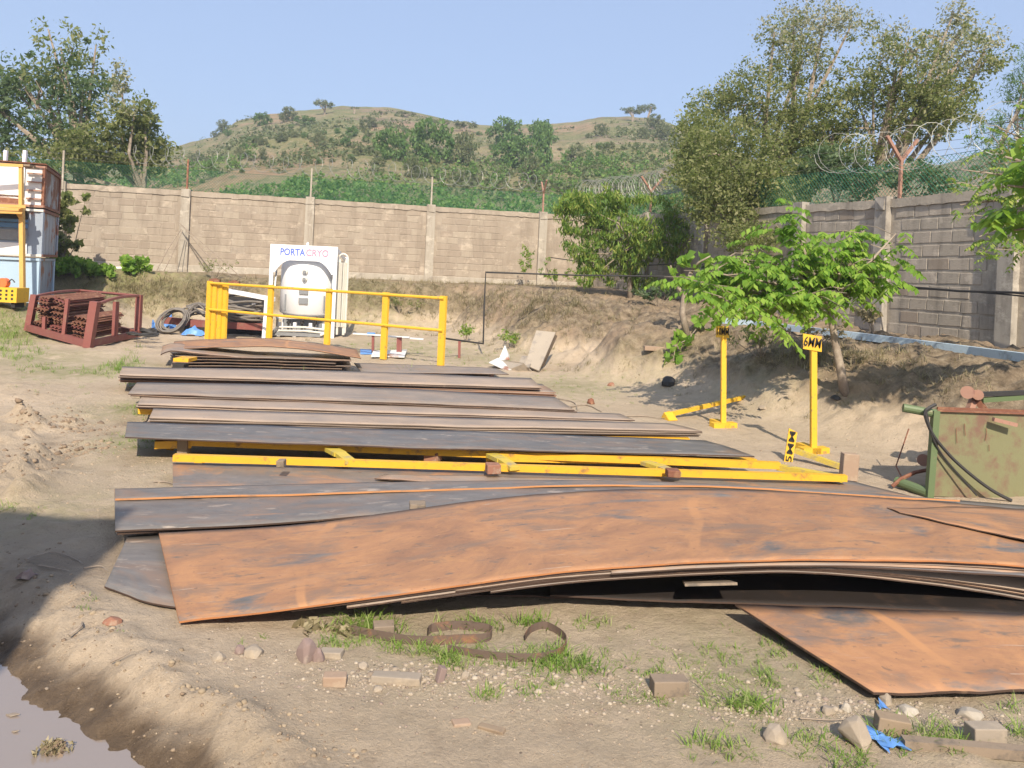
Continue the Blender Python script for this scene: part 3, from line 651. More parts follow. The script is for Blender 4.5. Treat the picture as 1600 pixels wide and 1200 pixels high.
# corner bush and others inside the yard
p = pg(985, 465)
crown_tree('neem_bush', 'yellow-green drooping bush on the bank in front of the wall corner', 'bush', (p.x, p.y, gz(p.x, p.y)),
   [(905,320,34,22),(960,312,30,22),(1010,330,40,25),(890,360,18,30),(940,360,40,35),(1050,350,35,35),(960,405,45,30),(1000,380,50,40),(1060,390,35,25),(930,430,30,25),(985,440,45,18),(910,395,22,20),(880,330,12,14)], p.y, .9, 620, .20, 28, .165, L_NE, 1.3, .06, 17, aspect=.22, droop=1.3)
for (u, v, w_, h_, mt, nm, lb, ct, asp, dr, ls, nn) in [
   (210,426,18,20,L_BR,'shrub','small bright green shrub at the foot of the back wall','shrub',.7,.2,.16,26),
   (92,425,26,118,L_OL,'climbing_vine','dark vine climbing the back wall beside the stacked cabins','vine',.7,.6,.16,70),
   (110,428,36,20,L_BR,'low_bush','low dark-leaved bush on the bank right of the cabins','bush',.7,.2,.16,60),
   (150,430,26,14,L_BR,'low_bush','low bright bush on the bank between the vine and the small shrub','bush',.7,.2,.15,40)]:
    p = pg(u, v); h = h_/F*p.y; root = thing(nm, (p.x, p.y, p.z), lb, ct); rg = np.random.default_rng(int(u))
    C_ = [(p.x+rg.normal()*w_/F*p.y*.5, p.y+rg.normal()*.15, p.z+h*rg.random()) for _ in range(nn)]
    m = MB()
    for c in C_[::3]: m.tube([(p.x, p.y, p.z-.05), (p.x*.5+c[0]*.5, p.y, p.z+h*.3), c], [.02, .012, .005], 4)
    m.build('stem', BARK, root); V, Q = leaves(C_, .13, 22, ls, asp, dr, rg); npmesh('foliage', V, Q, mt, root, kind='stuff')

# bright tree in front of the right wall
def frond_tree(name, label, base, trunk_pts, ends, nfr, seed, mat, size=.10, pairs=6, flen=.42, cat='tree', spread=.28, tr=.05, group=None, par=0):
    rnd = random.Random(seed); root = thing(name, base, label, cat, group)
    m = MB(); n = len(trunk_pts); m.tube(trunk_pts, [tr*(1.2-.55*i/(n-1)) for i in range(n)], 8); m.build('trunk', BARK, root, smooth=True)
    top = Vector(trunk_pts[-1]); m = MB(); V = []; Q = []
    tips = []
    for e in ends:
        e = Vector(e); mid = top.lerp(e, .5)+Vector((rnd.gauss(0, .08), rnd.gauss(0, .1), .08)); m.tube([top, mid, e], [tr*.5, tr*.35, tr*.14], 6)
        for q in range(7):
            s = top.lerp(mid, .7+.3*rnd.random()) if rnd.random() < .12 else mid.lerp(e, rnd.random())
            t = s+Vector((rnd.gauss(0, spread), rnd.gauss(0, spread), rnd.gauss(.05, spread*.5))); m.tube([s, s.lerp(t, .5)+Vector((0, 0, .03)), t], [tr*.16, tr*.12, tr*.06], 4); tips.append((t, s, e))
    m.build('branch', BARK, root)
    for i in range(nfr):
        t, s, e = tips[rnd.randrange(len(tips))]; o = s.lerp(t, rnd.uniform(.4, 1.)) + Vector((rnd.gauss(0, .06), rnd.gauss(0, .06), rnd.gauss(0, .03)))
        d = Vector((rnd.gauss(0, 1), rnd.gauss(0, 1), rnd.uniform(-.35, .35))).normalized(); d = (d+(t-s).normalized()*.4).normalized()
        L = flen*rnd.uniform(.6, 1.2); side = d.cross(Vector((0, 0, 1))).normalized()
        for k in range(pairs):
            f = (k+.6)/pairs; c = o+d*(L*f)+Vector((0, 0, -.38*L*f*f))
            fd = (d+Vector((0, 0, -1.1*f))).normalized()
            for sg in (-1, 1):
                a = (side*sg+fd*.45+Vector((0, 0, -.35-rnd.random()*.5))).normalized(); ls = size*rnd.uniform(.75, 1.15)*(1-.3*abs(f-.5)); w_ = a.cross(Vector((rnd.gauss(0, .3), rnd.gauss(0, .3), 1))).normalized()*(ls*.27)
                k0 = len(V); V += [tuple(c), tuple(c+a*ls*.45+w_), tuple(c+a*ls+Vector((0, 0, -ls*.12))), tuple(c+a*ls*.45-w_)]; Q.append((k0, k0+1, k0+2, k0+3))
    npmesh('foliage', np.array(V), np.array(Q), mat, root, kind='stuff'); return root
Yt = pg(1322, 615); Y0 = Yt.y
tp = [Yt-Vector((0, 0, .1)), px(1314, 580, Y0), px(1306, 540, Y0), px(1299, 500, Y0), px(1296, 482, Y0)]
ends = [px(u, v, Y0+dy) for u, v, dy in [(1110,425,-.3),(1090,440,.1),(1150,470,-.3),(1195,440,-.2),(1220,360,.2),(1240,345,.0),(1260,400,.1),(1180,400,.1),(1300,400,-.1),(1340,440,-.2),(1395,415,-.1),(1370,400,.2),(1340,390,.3),(1215,475,-.5),(1380,440,.0),(1130,440,.2),(1250,460,-.2),(1320,430,.3),(1200,400,.3),(1400,365,0),(1350,360,.2),(1150,480,-.4),(1105,465,-.2),(1170,490,-.5),(1215,470,-.4),(1130,400,.2),(1080,455,.1)]]
frond_tree('young_tree', 'small bright green tree with thin leaning trunk between the 6MM sign and grey wall', Yt, tp, ends, 540, 31, L_BR, .108, 6, .30, spread=.22)
# its neighbour with a bare trunk and a few large leaves
Yt = pg(1075, 522); Y0 = Yt.y
root = thing('sapling', Yt, 'thin curved sapling with a few large round leaves, left of the bright green tree', 'sapling')
m = MB(); m.tube([Yt-Vector((0, 0, .1)), px(1066, 490, Y0), px(1070, 455, Y0), px(1080, 425, Y0)], [.06, .05, .045, .03], 8); m.tube([px(1070, 462, Y0), px(1060, 450, Y0), px(1050, 430, Y0), px(1048, 415, Y0-.1)], [.04, .03, .02, .012], 6)
m.tube([px(1080, 425, Y0), px(1092, 410, Y0-.2), px(1110, 400, Y0-.3)], [.03, .02, .01], 6); m.build('trunk', BARK, root, smooth=True)
for nm_, pts_ in (('a', [(1060,432),(1062,415),(1072,410),(1055,425),(1080,440),(1078,405),(1090,418),(1098,402),(1108,412)]),):
    C_ = [px(u, v, Y0-.15) for u, v in pts_]; V, Q = leaves([c[:] for c in C_], .10, 5, .19, .8, .6, np.random.default_rng(3)); npmesh('foliage', V, Q, L_BR, root, kind='stuff')
Yt = pg(1060, 560); root = thing('vine', Yt, 'trailing plant with large round leaves hanging down the bank below the sapling', 'plant')
C_ = [px(u, v, Yt.y+dy) for u, v, dy in [(1055,540,0),(1065,555,0),(1048,552,0),(1075,530,.1),(1060,525,.2),(1095,505,.3),(1110,520,.3),(1120,500,.4),(1105,490,.4),(1085,500,.4),(1052,565,-.05)]]
m = MB(); m.tube([C_[10], C_[0], C_[3], C_[5], C_[7]], .008, 4); m.build('stem', BARK, root)
V, Q = leaves([c[:] for c in C_], .13, 9, .17, .8, .5, np.random.default_rng(4)); npmesh('foliage', V, Q, L_BR, root, kind='stuff')
# branches from the right edge
b = Vector((6.1, 6.8, gz(6.1, 6.8)))
ends = [px(u, v, 6.4+dy) for u, v, dy in [(1585,215,.2),(1575,290,0),(1590,330,.1),(1600,250,-.2),(1570,245,.3),(1585,360,.2),(1620,280,0),(1650,330,.1),(1640,220,0)]]
frond_tree('overhanging_tree', 'tree with large round bright leaves reaching in at the right edge of the picture', b, [b-Vector((0, 0, .1)), b+Vector((-.1, 0, .8)), b+Vector((-.5, 0, 1.6))], ends, 110, 33, L_BR, .15, 4, .25, spread=.13, tr=.06)
b = Vector((6.9, 8.8, gz(6.9, 8.8)))
ends = [px(u, v, 8.8+dy) for u, v, dy in [(1500,320,.2),(1530,370,0),(1560,200,.1),(1580,190,-.2),(1570,390,.3),(1545,235,.2),(1500,265,.1),(1590,400,0),(1515,290,0)]]
frond_tree('fine_leaved_tree', 'fine-leaved tree with thin drooping sprays before the right wall at the picture edge', b, [b-Vector((0, 0, .1)), b+Vector((.1, 0, 1.2)), b+Vector((0, .1, 1.9))], ends, 170, 34, L_NE, .07, 9, .35, spread=.2, tr=.045)

# weeds on the bank and sticks
def weed(u, v, h, n, label, mat=L_NE, name='weed', ls=.09, w_=.3, group=None, seed=0):
    p = pg(u, v); rg = np.random.default_rng(int(u*7+v+seed)); root = thing(name, p, label, 'plant', group); m = MB(); C_ = []
    for i in range(n):
        e = p+Vector((rg.normal()*w_, rg.normal()*.12, h*(.5+.6*rg.random()))); q = p.lerp(e, .55)+Vector((rg.normal()*.05, 0, .05)); m.tube([p-Vector((0, 0, .04)), q, e], [.008, .006, .003], 4); C_ += [q[:], e[:], (q.lerp(e, .5))[:]]
    m.build('stem', BARK, root); V, Q = leaves(C_, .09, 14, ls, .45, .3, rg); npmesh('foliage', V, Q, mat, root, kind='stuff')
weed(822, 440, 1.2, 9, 'tall straggly weed against the back wall behind the thin black pipe')
weed(870, 445, .55, 8, 'bright low weed on the bank crest left of the drooping bush')
weed(335, 438, .5, 9, 'sparse dry weed at the wall foot left of the white tank', L_OL, ls=.05, w_=.25)
weed(625, 490, .55, 9, 'sparse weed on the bank behind the yellow railing', L_OL, ls=.06)
weed(728, 535, .35, 6, 'small weed at the foot of the bank right of the railing', L_NE, ls=.07, w_=.15)
weed(798, 545, .3, 6, 'small weed behind the white sheets by the leaning board', L_NE, ls=.07, w_=.15)
weed(1365, 520, .35, 5, 'spiky weed between the blue pipe and the grey wall', L_DRY, ls=.1, w_=.15)
weed(1190, 560, .35, 7, 'dry weed in the shade of the young tree on the bank', L_OL, ls=.06, w_=.25)
weed(1270, 545, .35, 7, 'dry weed on the bank crest behind the 6MM sign', L_DRY, ls=.06, w_=.25)
weed(1120, 470, .8, 10, 'leafy dark weed under the young tree beside the sapling', L_DK, ls=.1, w_=.35)
weed(1030, 480, .5, 10, 'dark green weed on the bank crest right of the drooping bush', L_DK, ls=.1, w_=.35)

# ============================================================ hill vegetation
def protobush(nc, nl, ls, rad, seed, mat, flat=1., w_=1.):
    rg = np.random.default_rng(seed); d = rg.normal(size=(nc, 3)); d /= np.linalg.norm(d, axis=1, keepdims=True); k = rg.random((nc, 1))**.4
    C_ = d*k*np.array([w_, w_, .62*flat]); C_[:, 2] += .55*flat; C_ = C_[C_[:, 2] > 0]
    V, Q = leaves(C_, rad, nl, ls, .6, 0, rg); me = npmesh('foliage', V, Q, mat); md = me.data; bpy.data.objects.remove(me); return md
HB = [protobush(60, 34, .13, .20, 100+i, [L_HB, L_HO, L_HB, L_HO][i]) for i in range(4)]
FT = [protobush(34, 34, .12, .2, 120+i, L_HO, .45, 1.1) for i in range(2)]
def hp(u, v):
    du, dv = u-800, HV-v; Y = np.arange(31, 170, .4); X = (du*cr-dv*sr)/F*Y; Z = CH+(du*sr+dv*cr)/F*Y; H = hill_h(X, Y)
    k = np.argmax(Z <= H)
    if Z[k] > H[k]: k = int(np.argmin(Z-H))
    return Vector((float(X[k]), float(Y[k]), float(H[k])))
def hbush(u, v, wpx, hpx, mesh, label, name='hill_bush', cat='bush', group=None, trunk=0, sink=.1):
    p = hp(u, v); s = p.y/F; root = thing(name, p, label, cat, group); o = bpy.data.objects.new('crown', mesh); COL.objects.link(o); o.parent = root; o['kind'] = 'stuff'
    zz = hpx*s; o.scale = (wpx*s/2, wpx*s/2.2, zz*(1-trunk)/1.15); o.location = (0, 0, zz*trunk-sink*zz*.3); o.rotation_euler = (0, 0, random.uniform(0, 6))
    if trunk:
        m = MB(); h = zz*trunk
        for k in range(3): m.tube([p-Vector((0, 0, .3)), p+Vector((random.uniform(-.2, .2), 0, h*.5)), p+Vector((wpx*s*random.uniform(-.25, .25), 0, h*1.3))], [.16, .12, .06], 5)
        m.build('trunk', BARK, root)
for (u, v, w_, h_, k, tr, lb, nm) in [
    (507,179,36,36,0,.35,'lone wind-bent tree on the very top of the hill','hill_tree'), (553,178,15,14,1,.6,'nearly bare forked tree on the hilltop right of the lone tree','hill_tree'),
    (597,180,20,10,0,.3,'small flat tree on the skyline, left one of the pair right of the forked tree','hill_tree'), (635,184,28,15,1,.3,'small flat tree on the skyline, right one of the pair right of the forked tree','hill_tree'),
    (692,199,30,20,1,.3,'flat-topped acacia on the skyline left of the other flat-topped one','hill_tree'), (725,205,46,26,0,.3,'wider flat-topped acacia on the skyline, middle of the hill','hill_tree'),
    (988,190,38,36,0,.4,'round tree on the right hump of the hill','hill_tree'), (1012,196,24,46,1,.5,'taller slender tree on the right hump next to the round tree','hill_tree'), (1022,205,34,26,0,.2,'low tree at the right end of the right hump','hill_tree'), (1045,216,30,20,1,.2,'grey low bush at the far right end of the ridge','hill_tree')]:
    hbush(u, v, w_, h_, FT[k] if tr > .25 else HB[1], lb, nm, 'tree', None, tr)
for (u, v, w_, h_, k, lb) in [
    (348,208,26,20,1,'grey-green bush at the left end of the rocky ledge on the hill'), (335,215,14,10,1,'tiny bush just left of the rocky ledge'), (410,196,34,20,0,'bush on the left skyline of the hill above the ledge'), (450,190,36,22,1,'pale bush on the skyline left of the lone tree'), (478,195,40,14,0,'low wide bush right below the skyline'),
    (610,250,60,50,0,'large bush in the middle of the hillside, left of the biggest one'), (672,252,80,66,0,'biggest round bush in the middle of the hillside'), (725,256,52,48,1,'dark bush right of the biggest hillside bush'),
    (790,228,70,44,0,'large bush below the saddle of the ridge'), (845,225,60,36,0,'bush on the saddle between the two humps'), (800,262,80,50,0,'wide bush under the saddle on the hillside'), (845,262,50,70,0,'tall bush at the foot of the saddle'), (830,285,46,40,1,'dark tree at the hill foot behind the fence'),
    (940,212,26,18,1,'small bush high on the right hump'), (1005,215,24,16,1,'small bush on the slope of the right hump'), (895,258,34,28,1,'dark bush between the saddle and the right hump'), (920,262,20,16,0,'little bush beside the dark one under the right hump'),
    (1035,218,34,22,1,'bush on the right end of the ridge'), (375,250,24,20,1,'small round bush on the grassy left slope'), (410,250,18,18,1,'small upright bush on the grassy left slope'), (310,256,34,18,3,'dry grey bush low on the left slope'), (560,243,22,16,1,'isolated small bush in the middle of the bare slope'), (550,215,22,18,0,'bush near the top below the forked tree'), (575,200,30,18,1,'bush below the left skyline pair of flat trees'), (500,228,26,22,1,'dark bush below the lone tree'), (540,228,20,14,0,'small bush on the rocks below the hilltop'), (440,222,24,14,1,'dark bush on the rocks of the left ledge'),
    (645,278,34,34,3,'yellowish bush at the hill foot behind the railing'), (590,260,30,14,3,'dry bush low on the middle slope')]:
    hbush(u, v, w_, h_, HB[k], lb)
rb = random.Random(5)
for i in range(110):
    u = rb.uniform(290, 1080); v = np.interp(u, [270, 360, 560, 700, 850, 970, 1080], [240, 204, 182, 205, 212, 196, 220])+rb.uniform(4, 70); w_ = rb.uniform(6, 17)
    A_ = 'left slope' if u < 560 else 'middle slope' if u < 850 else 'right hump'; B_ = 'tiny shrub' if w_ < 9.5 else 'small shrub' if w_ < 13 else 'wider low shrub'; k = rb.randrange(4)
    hbush(u, v, w_, w_*rb.uniform(.5, .8), HB[k], '%s%s scattered on the %s of the hill' % (['green ', 'olive '][k % 2], B_, A_), 'hill_shrub', 'shrub', 'shrubs scattered on the %s of the hill' % A_)
rg = np.random.default_rng(78); C_ = []; RD_ = []
for i in range(5200):
    Y = rg.uniform(60, 158); a = rg.uniform(-.6, .45); X = a*Y; q = fbm(np.array([X*.05]), np.array([Y*.06]), 93, 4)[0]
    if q+rg.normal()*.06 < .03+max(0, Y-95)*.0022: continue
    C_.append((X, Y, float(hill_h(np.array([X]), np.array([Y]))[0])+.1)); RD_.append(rg.uniform(.4, 1.3))
V, Q = leaves(np.array(C_), np.array(RD_), 26, .42, .6, 0, rg); tag(npmesh('hill_scrub', V, Q, L_HO), 'low merging scrub and grass clumps over the upper hillside', 'scrub', kind='stuff')
# dense scrub at the hill foot that reads as one mass
rg = np.random.default_rng(77); C_ = []; RD_ = []
for i in range(5200):
    Y = rg.uniform(27, 78)**1.0; a = rg.uniform(-.66, .72); X = a*Y
    if rg.random() < .65 and fbm(np.array([X*.11]), np.array([Y*.09]), 91, 3)[0] < -.06 and Y > 36: continue
    if Y > 52 and fbm(np.array([X*.07]), np.array([Y*.07]), 92, 2)[0] < .02: continue
    z = float(hill_h(np.array([X]), np.array([Y]))[0]) if Y > 30 else 1.2
    C_.append((X, Y, z+rg.random()*(1.0+1.5*vn(X*.3, Y*.3, 6)))); RD_.append(rg.uniform(.35, .8))
C_ = np.array(C_); RD_ = np.array(RD_); h = len(C_)//2
V, Q = leaves(C_[:h*2:2], RD_[:h*2:2], 38, .26, .6, 0, rg); o = npmesh('scrub', V, Q, L_SC); tag(o, 'dense green scrub covering the foot of the hill behind the wall', 'scrub', kind='stuff')
V, Q = leaves(C_[1:h*2:2], RD_[1:h*2:2], 38, .26, .6, 0, rg); o = npmesh('scrub', V, Q, L_SC); tag(o, 'dense green scrub covering the foot of the hill behind the wall', 'scrub', kind='stuff')
# ============================================================ steel plates
def resample(pts, n):
    P = [Vector(p) for p in pts]
    if len(P) == 2: return [P[0].lerp(P[1], i/n) for i in range(n+1)]
    t = [0]
    for a, b in zip(P, P[1:]): t.append(t[-1]+(b-a).length)
    t = np.array(t)/t[-1]; A = np.array([p[:] for p in P]); out = []
    # cubic hermite through the points
    dd = np.gradient(A, t, axis=0)
    for i in range(n+1):
        x = i/n; k = min(len(t)-2, max(0, int(np.searchsorted(t, x, 'right')-1))); h = t[k+1]-t[k]; s = (x-t[k])/h
        out.append(Vector(((2*s**3-3*s*s+1)*A[k]+(s**3-2*s*s+s)*h*dd[k]+(-2*s**3+3*s*s)*A[k+1]+(s**3-s*s)*h*dd[k+1]).tolist()))
    return out
def plate(near, far_, t, mat, label, name='steel_plate', cat='steel plate', group=None, wav=.004, dz=0., n=48, m=8, edge=None, seed=None):
    s = seed if seed is not None else random.randrange(999)
    a = resample(near, n); b = resample(far_, n); V = []; UV = []; off = (s*1.37 % 17, s*2.11 % 13); L = (a[-1]-a[0]).length; W_ = (b[n//2]-a[n//2]).length
    for j in range(m+1):
        for i in range(n+1):
            p = a[i].lerp(b[i], j/m); p.z += dz+wav*(4*float(fbm(i/n*9+s, j/m*2.+s, s, 3)))
            if j in (0, m): p.y += .006*float(fbm(i/n*40, s, s, 2))
            V.append(p); UV.append((off[0]+L*i/n, off[1]+W_*j/m))
    k = len(V); V2 = [Vector((p.x, p.y, p.z-t)) for p in V]; f = []; idx = lambda i, j: j*(n+1)+i
    for j in range(m):
        for i in range(n): f.append((idx(i, j), idx(i+1, j), idx(i+1, j+1), idx(i, j+1)))
    nt = len(f)
    f += [tuple(k+q for q in reversed(x)) for x in f[:nt]]
    for i in range(n): f.append((k+idx(i, 0), k+idx(i+1, 0), idx(i+1, 0), idx(i, 0))); f.append((idx(i, m), idx(i+1, m), k+idx(i+1, m), k+idx(i, m)))
    for j in range(m): f.append((idx(0, j), idx(0, j+1), k+idx(0, j+1), k+idx(0, j))); f.append((k+idx(n, j), k+idx(n, j+1), idx(n, j+1), idx(n, j)))
    mb = MB(); mb.v = [p[:] for p in V+V2]; mb.f = f; o = mb.build(name, mat); o.data.materials.append(edge or EDGE)
    for i, pl in enumerate(o.data.polygons):
        if i >= nt: pl.material_index = 1
        else: pl.use_smooth = True
    uv = o.data.uv_layers.new(name='UV'); UV = UV+UV
    arr = np.array([UV[l.vertex_index] for l in o.data.loops], np.float32); uv.data.foreach_set('uv', arr.ravel())
    return tag(o, label, cat, group)
def Z(pts, z): return [pz(u, v, z if not isinstance(z, (list, tuple)) else z[i]) for i, (u, v) in enumerate(pts)]
def Yp(pts): return [px(u, v, y) for u, v, y in pts]
OR = 'orange rusted'
# -- the big arched stack in front
nearE = [(280,970,3.36),(430,952,3.38),(530,939,3.42),(700,916,3.48),(880,893,3.55),(1040,882,3.62),(1230,875,3.70),(1420,876,3.80),(1600,884,3.9),(1800,905,4.0)]
farE = [(248,833,4.22),(430,822,4.36),(640,797,4.55),(800,776,4.66),(950,767,4.75),(1100,765,4.82),(1250,769,4.9),(1420,780,4.98),(1600,797,5.1),(1850,826,5.2)]
plate(Yp(nearE), Yp(farE), .008, P_OR, 'biggest orange rusted steel plate, arched, on top of the front stack', wav=.005, n=110, m=20, seed=3, edge=worn('orange_edge', (.42, .17, .06), (.3, .12, .05), (.2, .1, .06), 9, (.55, .7), .8))
def under(u0, u1, drop, inset, lab, mat, dzr=0.):
    pts = [p for p in Yp(nearE)]; fp = Yp(farE); a = resample(pts, 60); b = resample(fp, 60); na = []; nb = []
    for i in range(61):
        u = 280+(1800-280)*i/60
        if u0 <= u <= u1:
            f = (u-280)/1520; d = drop+dzr*max(0, (u-1150)/450)**1.3
            na.append(a[i].lerp(b[i], inset)-Vector((0, 0, d))); nb.append(a[i].lerp(b[i], .97)-Vector((0, 0, d+.002)))
    return plate(na, nb, .007, mat, lab, wav=.0015, n=60, m=4)
under(420, 1800, .020, .014, 'thin steel sheet directly under the biggest arched plate', P_BR, .008)
under(640, 1800, .029, .004, 'second steel sheet under the biggest arched plate', P_BR, .016)
under(880, 1800, .019, -.014, 'rolled-edged brown sheet that begins halfway under the biggest arched plate', P_BR, .02)
under(500, 1800, .038, .008, 'third steel sheet under the biggest arched plate', P_TP, .10)
under(560, 1800, .047, .012, 'fourth steel sheet under the biggest arched plate', P_BR, .112)
under(700, 1800, .056, .006, 'lowest sagging sheet of the arched front stack', P_GR, .124)
plate(Yp([(1040,884,3.64),(1230,882,3.70),(1420,888,3.76),(1600,899,3.8),(1800,918,3.85)]), Yp([(1040,858,4.3),(1230,858,4.4),(1420,862,4.5),(1600,869,4.6),(1800,886,4.7)]), .008, P_DK, 'dark grey sheet sticking out under the right side of the biggest arched plate', n=40)
# sheets lying on the ground below, the gap's shade painted into their colour
plate(Z([(860,930),(1180,943),(1420,952),(1850,974)], .055), Z([(860,885),(1180,895),(1420,900),(1850,912)], .055), .008, P_SH, 'sheet coloured near black as the deep shade below the arched stack')
plate(Z([(700,930),(880,932),(1065,938)], .015), Z([(700,905),(860,900),(1060,905)], .015), .008, P_SH, 'lowest sheet on the ground, coloured as the shade below the arched stack')
# gray board end poking out
MB().quad4(px(1070,912,3.60), px(1152,910,3.62), px(1130,904,3.85), px(1066,906,3.83), .012).build('board', WOODG); tag(bpy.data.objects['board'], 'short grey board poking out of the dark gap under the arched stack', 'board')
# front right plate
plate(Z([(1365,1083),(1600,1078),(1850,1072)], [.03,.03,.03]), Z([(1149,944),(1500,955),(1850,966)], [.09,.10,.1]), .010, P_OR2, 'orange rusted plate lying lowest in the right foreground, its corner pointing at the camera', n=40, seed=8)
# dark plates behind and beside it
plate(Z([(180,779),(400,773),(640,765),(900,758),(1150,760),(1400,777)], [.125]*6), Z([(179,764),(400,758),(640,752),(1000,752),(1300,767),(1500,781)], .125), .012, P_BL, 'narrow blue-grey plate with an orange front edge lying on the wider blue-grey plate', n=60, seed=15, edge=worn('bright_orange_edge', (.52, .24, .09), (.40, .18, .08), (.25, .15, .1), 5, (.55, .7), .8))
plate(Z([(180,830),(400,819),(640,800),(900,800),(1200,812),(1750,840)], [.10]*6), Z([(179,765),(400,759),(640,753),(1000,753),(1300,768),(1750,800)], [.11,.11,.11,.11,.10,.09]), .010, P_BL, 'blue-grey steel plate with an orange stripe, half covered by the biggest arched plate', n=70, m=10, seed=5)
plate(Z([(183,833),(640,806),(1200,818),(1750,846)], .085), Z([(183,775),(640,762),(1300,772),(1750,800)], .085), .010, P_MX, 'second plate under the blue-grey plate with the orange stripe', n=40)
plate(Z([(163,915),(240,943),(700,905)], [.012,.012,.02]), Z([(200,838),(520,822),(760,812)], [.045,.045,.045]), .008, P_BL, 'blue-grey plate corner half buried in mud at the left of the biggest arched plate', seed=6)
plate(Yp([(1405,809,4.62),(1600,853,4.30),(1800,897,4.10)]), Yp([(1385,802,4.72),(1600,803,5.02),(1850,830,5.14)]), .006, P_OR2, 'orange plate lying across the right end of the biggest arched plate', seed=9, dz=.035, n=24)
plate(Z([(270,762),(640,760),(1000,762),(1428,775)], .075), Z([(270,722),(640,730),(1000,742),(1330,752)], .075), .010, P_MX, 'purple-brown plate with orange ends under the nearer yellow beam', n=60, seed=12)
plate(Z([(585,748),(760,757),(1000,765)], .095), Z([(600,741),(760,744),(1000,750)], .095), .008, P_BR, 'narrow brown sheet lying on the purple-brown plate', n=30)
def block(u, v, w_, h_, z, mat, label, name='wood_block', cat='block', d=.1, rz=0., tilt=0.):
    p = pz(u, v, z); s = p.y/F; ax = Matrix.Rotation(rz, 3, 'Z') @ Matrix.Rotation(tilt, 3, 'Y'); X_, Y_, Z_ = (ax @ Vector(q) for q in ((1, 0, 0), (0, 1, 0), (0, 0, 1)))
    m = MB(); m.box(p+Vector((0, d/2, h_*s/2)), (w_*s, d, h_*s), (X_, Y_, Z_), .003); o = m.build(name, mat)
    bv = o.modifiers.new('b', 'BEVEL'); bv.width = .004; bv.segments = 1
    return tag(o, label, cat)
# -- yellow skid frame with cross members
root = thing('skid_frame', pz(800,720,0), 'long low yellow steel skid frame with two beams lying in front of the plate rows', 'frame')
def beam(a, b, w_, h_, mat=YEL, par=None, nm='beam'): 
    m = MB(); m.bar(a, b, w_, h_); o = m.build(nm, mat, par); return o
def bt(u, v, z, h): p = pz(u, v, z); p.z -= h/2; return p
beam(bt(272,709.5,.15,.05), bt(1322,743,.15,.04), .05, .05, YEL, root)
beam(bt(300,685,.16,.055), bt(1218,722,.16,.055), .05, .056, YEL, root)
beam(bt(1216,725,.14,.05), bt(1318,745,.14,.04), .07, .045, YELG, root, 'cross_member')
for (a, b, mt) in [((517,697),(548,717),YELG), ((768,706),(805,727),YELG), ((1008,718),(1060,737),YELG)]:
    A = bt(*a, .165, .05); B = bt(*b, .16, .05); mid = A.lerp(B, .5)+Vector((0, 0, .01)); m = MB(); m.bar(A, mid, .10, .03); m.bar(mid, B, .085, .03); m.build('cross_member', mt, root)
for u, v in [(310,712),(470,720),(640,724),(860,733),(1000,737),(1220,742)]:
    A = pz(u, v, .1); m = MB(); m.bar(A-Vector((0, -.03, .12)), A+Vector((0, .03, -.01)), .06, .06, (1, 0, 0)); m.build('foot', YEL, root)
block(283, 712, 16, 26, .02, WOOD, 'upright wooden block between the left ends of the two yellow beams', rz=.1)
block(437, 731, 12, 11, .16, WOODG, 'small cube of grey wood on the left part of the nearer yellow beam', d=.07)
block(675, 722, 24, 14, .05, BRICK, 'reddish wooden block between the two yellow beams', rz=-.3)
block(770, 741, 22, 14, .13, BRICK, 'reddish-brown block on the middle of the nearer yellow beam', rz=.2)
block(1053, 747, 20, 11, .14, RUSTY, 'dark rusty block on the right part of the nearer yellow beam')
block(651, 797, 25, 8, .12, WOODG, 'grey wood sliver lying where the arched plate meets the blue-grey plate', rz=.15)
block(1329, 752, 24, 42, .0, BRICKP, 'upright brick slab beside the right end of the yellow frame', 'brick_slab', 'brick', d=.08, tilt=.05)
# -- S6
beam(bt(243,689,.13,.05), bt(300,688,.13,.05), .09, .06, YEL, None, 'timber'); tag(bpy.data.objects['timber'], 'short orange-yellow beam stub under the left end of the dark slate-grey plate', 'beam')
m = MB(); m.bar(pz(262,706,.0)+Vector((0, 0, .03)), pz(265,694,.06), .10, .06, (1, 0, 0)); tag(m.build('foot_block', YEL), 'small yellow block under the beam stub at the left of the frame', 'block')
beam(bt(760,706,.155,.07), bt(1180,716,.13,.07), .08, .065, YEL, None, 'support_beam'); tag(bpy.data.objects['support_beam'], 'orange-yellow beam right under the front edge of the dark slate-grey plate', 'beam')
plate(Z([(195,683),(640,699),(1179,712)], .19), Z([(199,659),(640,671),(1102,687)], .19), .010, P_DK, 'clean dark slate-grey plate on the rear yellow beam', n=50, seed=21)
# -- S5
def stack(near, far_, ztop, k, mats, labs, t=.010, gap=.016, shift=6, e=None, n=44):
    for i in range(k):
        sh = random.uniform(-shift, shift) if i else 0
        plate(Z([(u+(sh if q in (0, len(near)-1) else 0), v+(random.uniform(0, 1) if i else 0)) for q, (u, v) in enumerate(near)], ztop), Z(far_, ztop), t, mats[min(i, len(mats)-1)], labs[i], dz=-gap*i, n=n, m=4, edge=e)
e2 = worn('dusty_edge', (.085, .06, .045), (.11, .08, .06), (.40, .34, .27), 5, (.66, .72), .85)
stack([(233,653),(640,665),(1097,673)], [(240,638),(640,650),(1046,661)], .21, 4, [P_TP], ['dusty taupe plate behind the slate-grey plate, uppermost of its row', 'second sheet of the taupe row behind the slate-grey plate', 'third sheet of the taupe row behind the slate-grey plate', 'lowest sheet of the taupe row behind the slate-grey plate'], e=e2)
beam(bt(440,669,.145,.05), bt(1076,684,.145,.05), .07, .05, YEL, None, 'support_beam'); tag(bpy.data.objects['support_beam.001'], 'long yellow beam showing under the taupe plate row', 'beam')
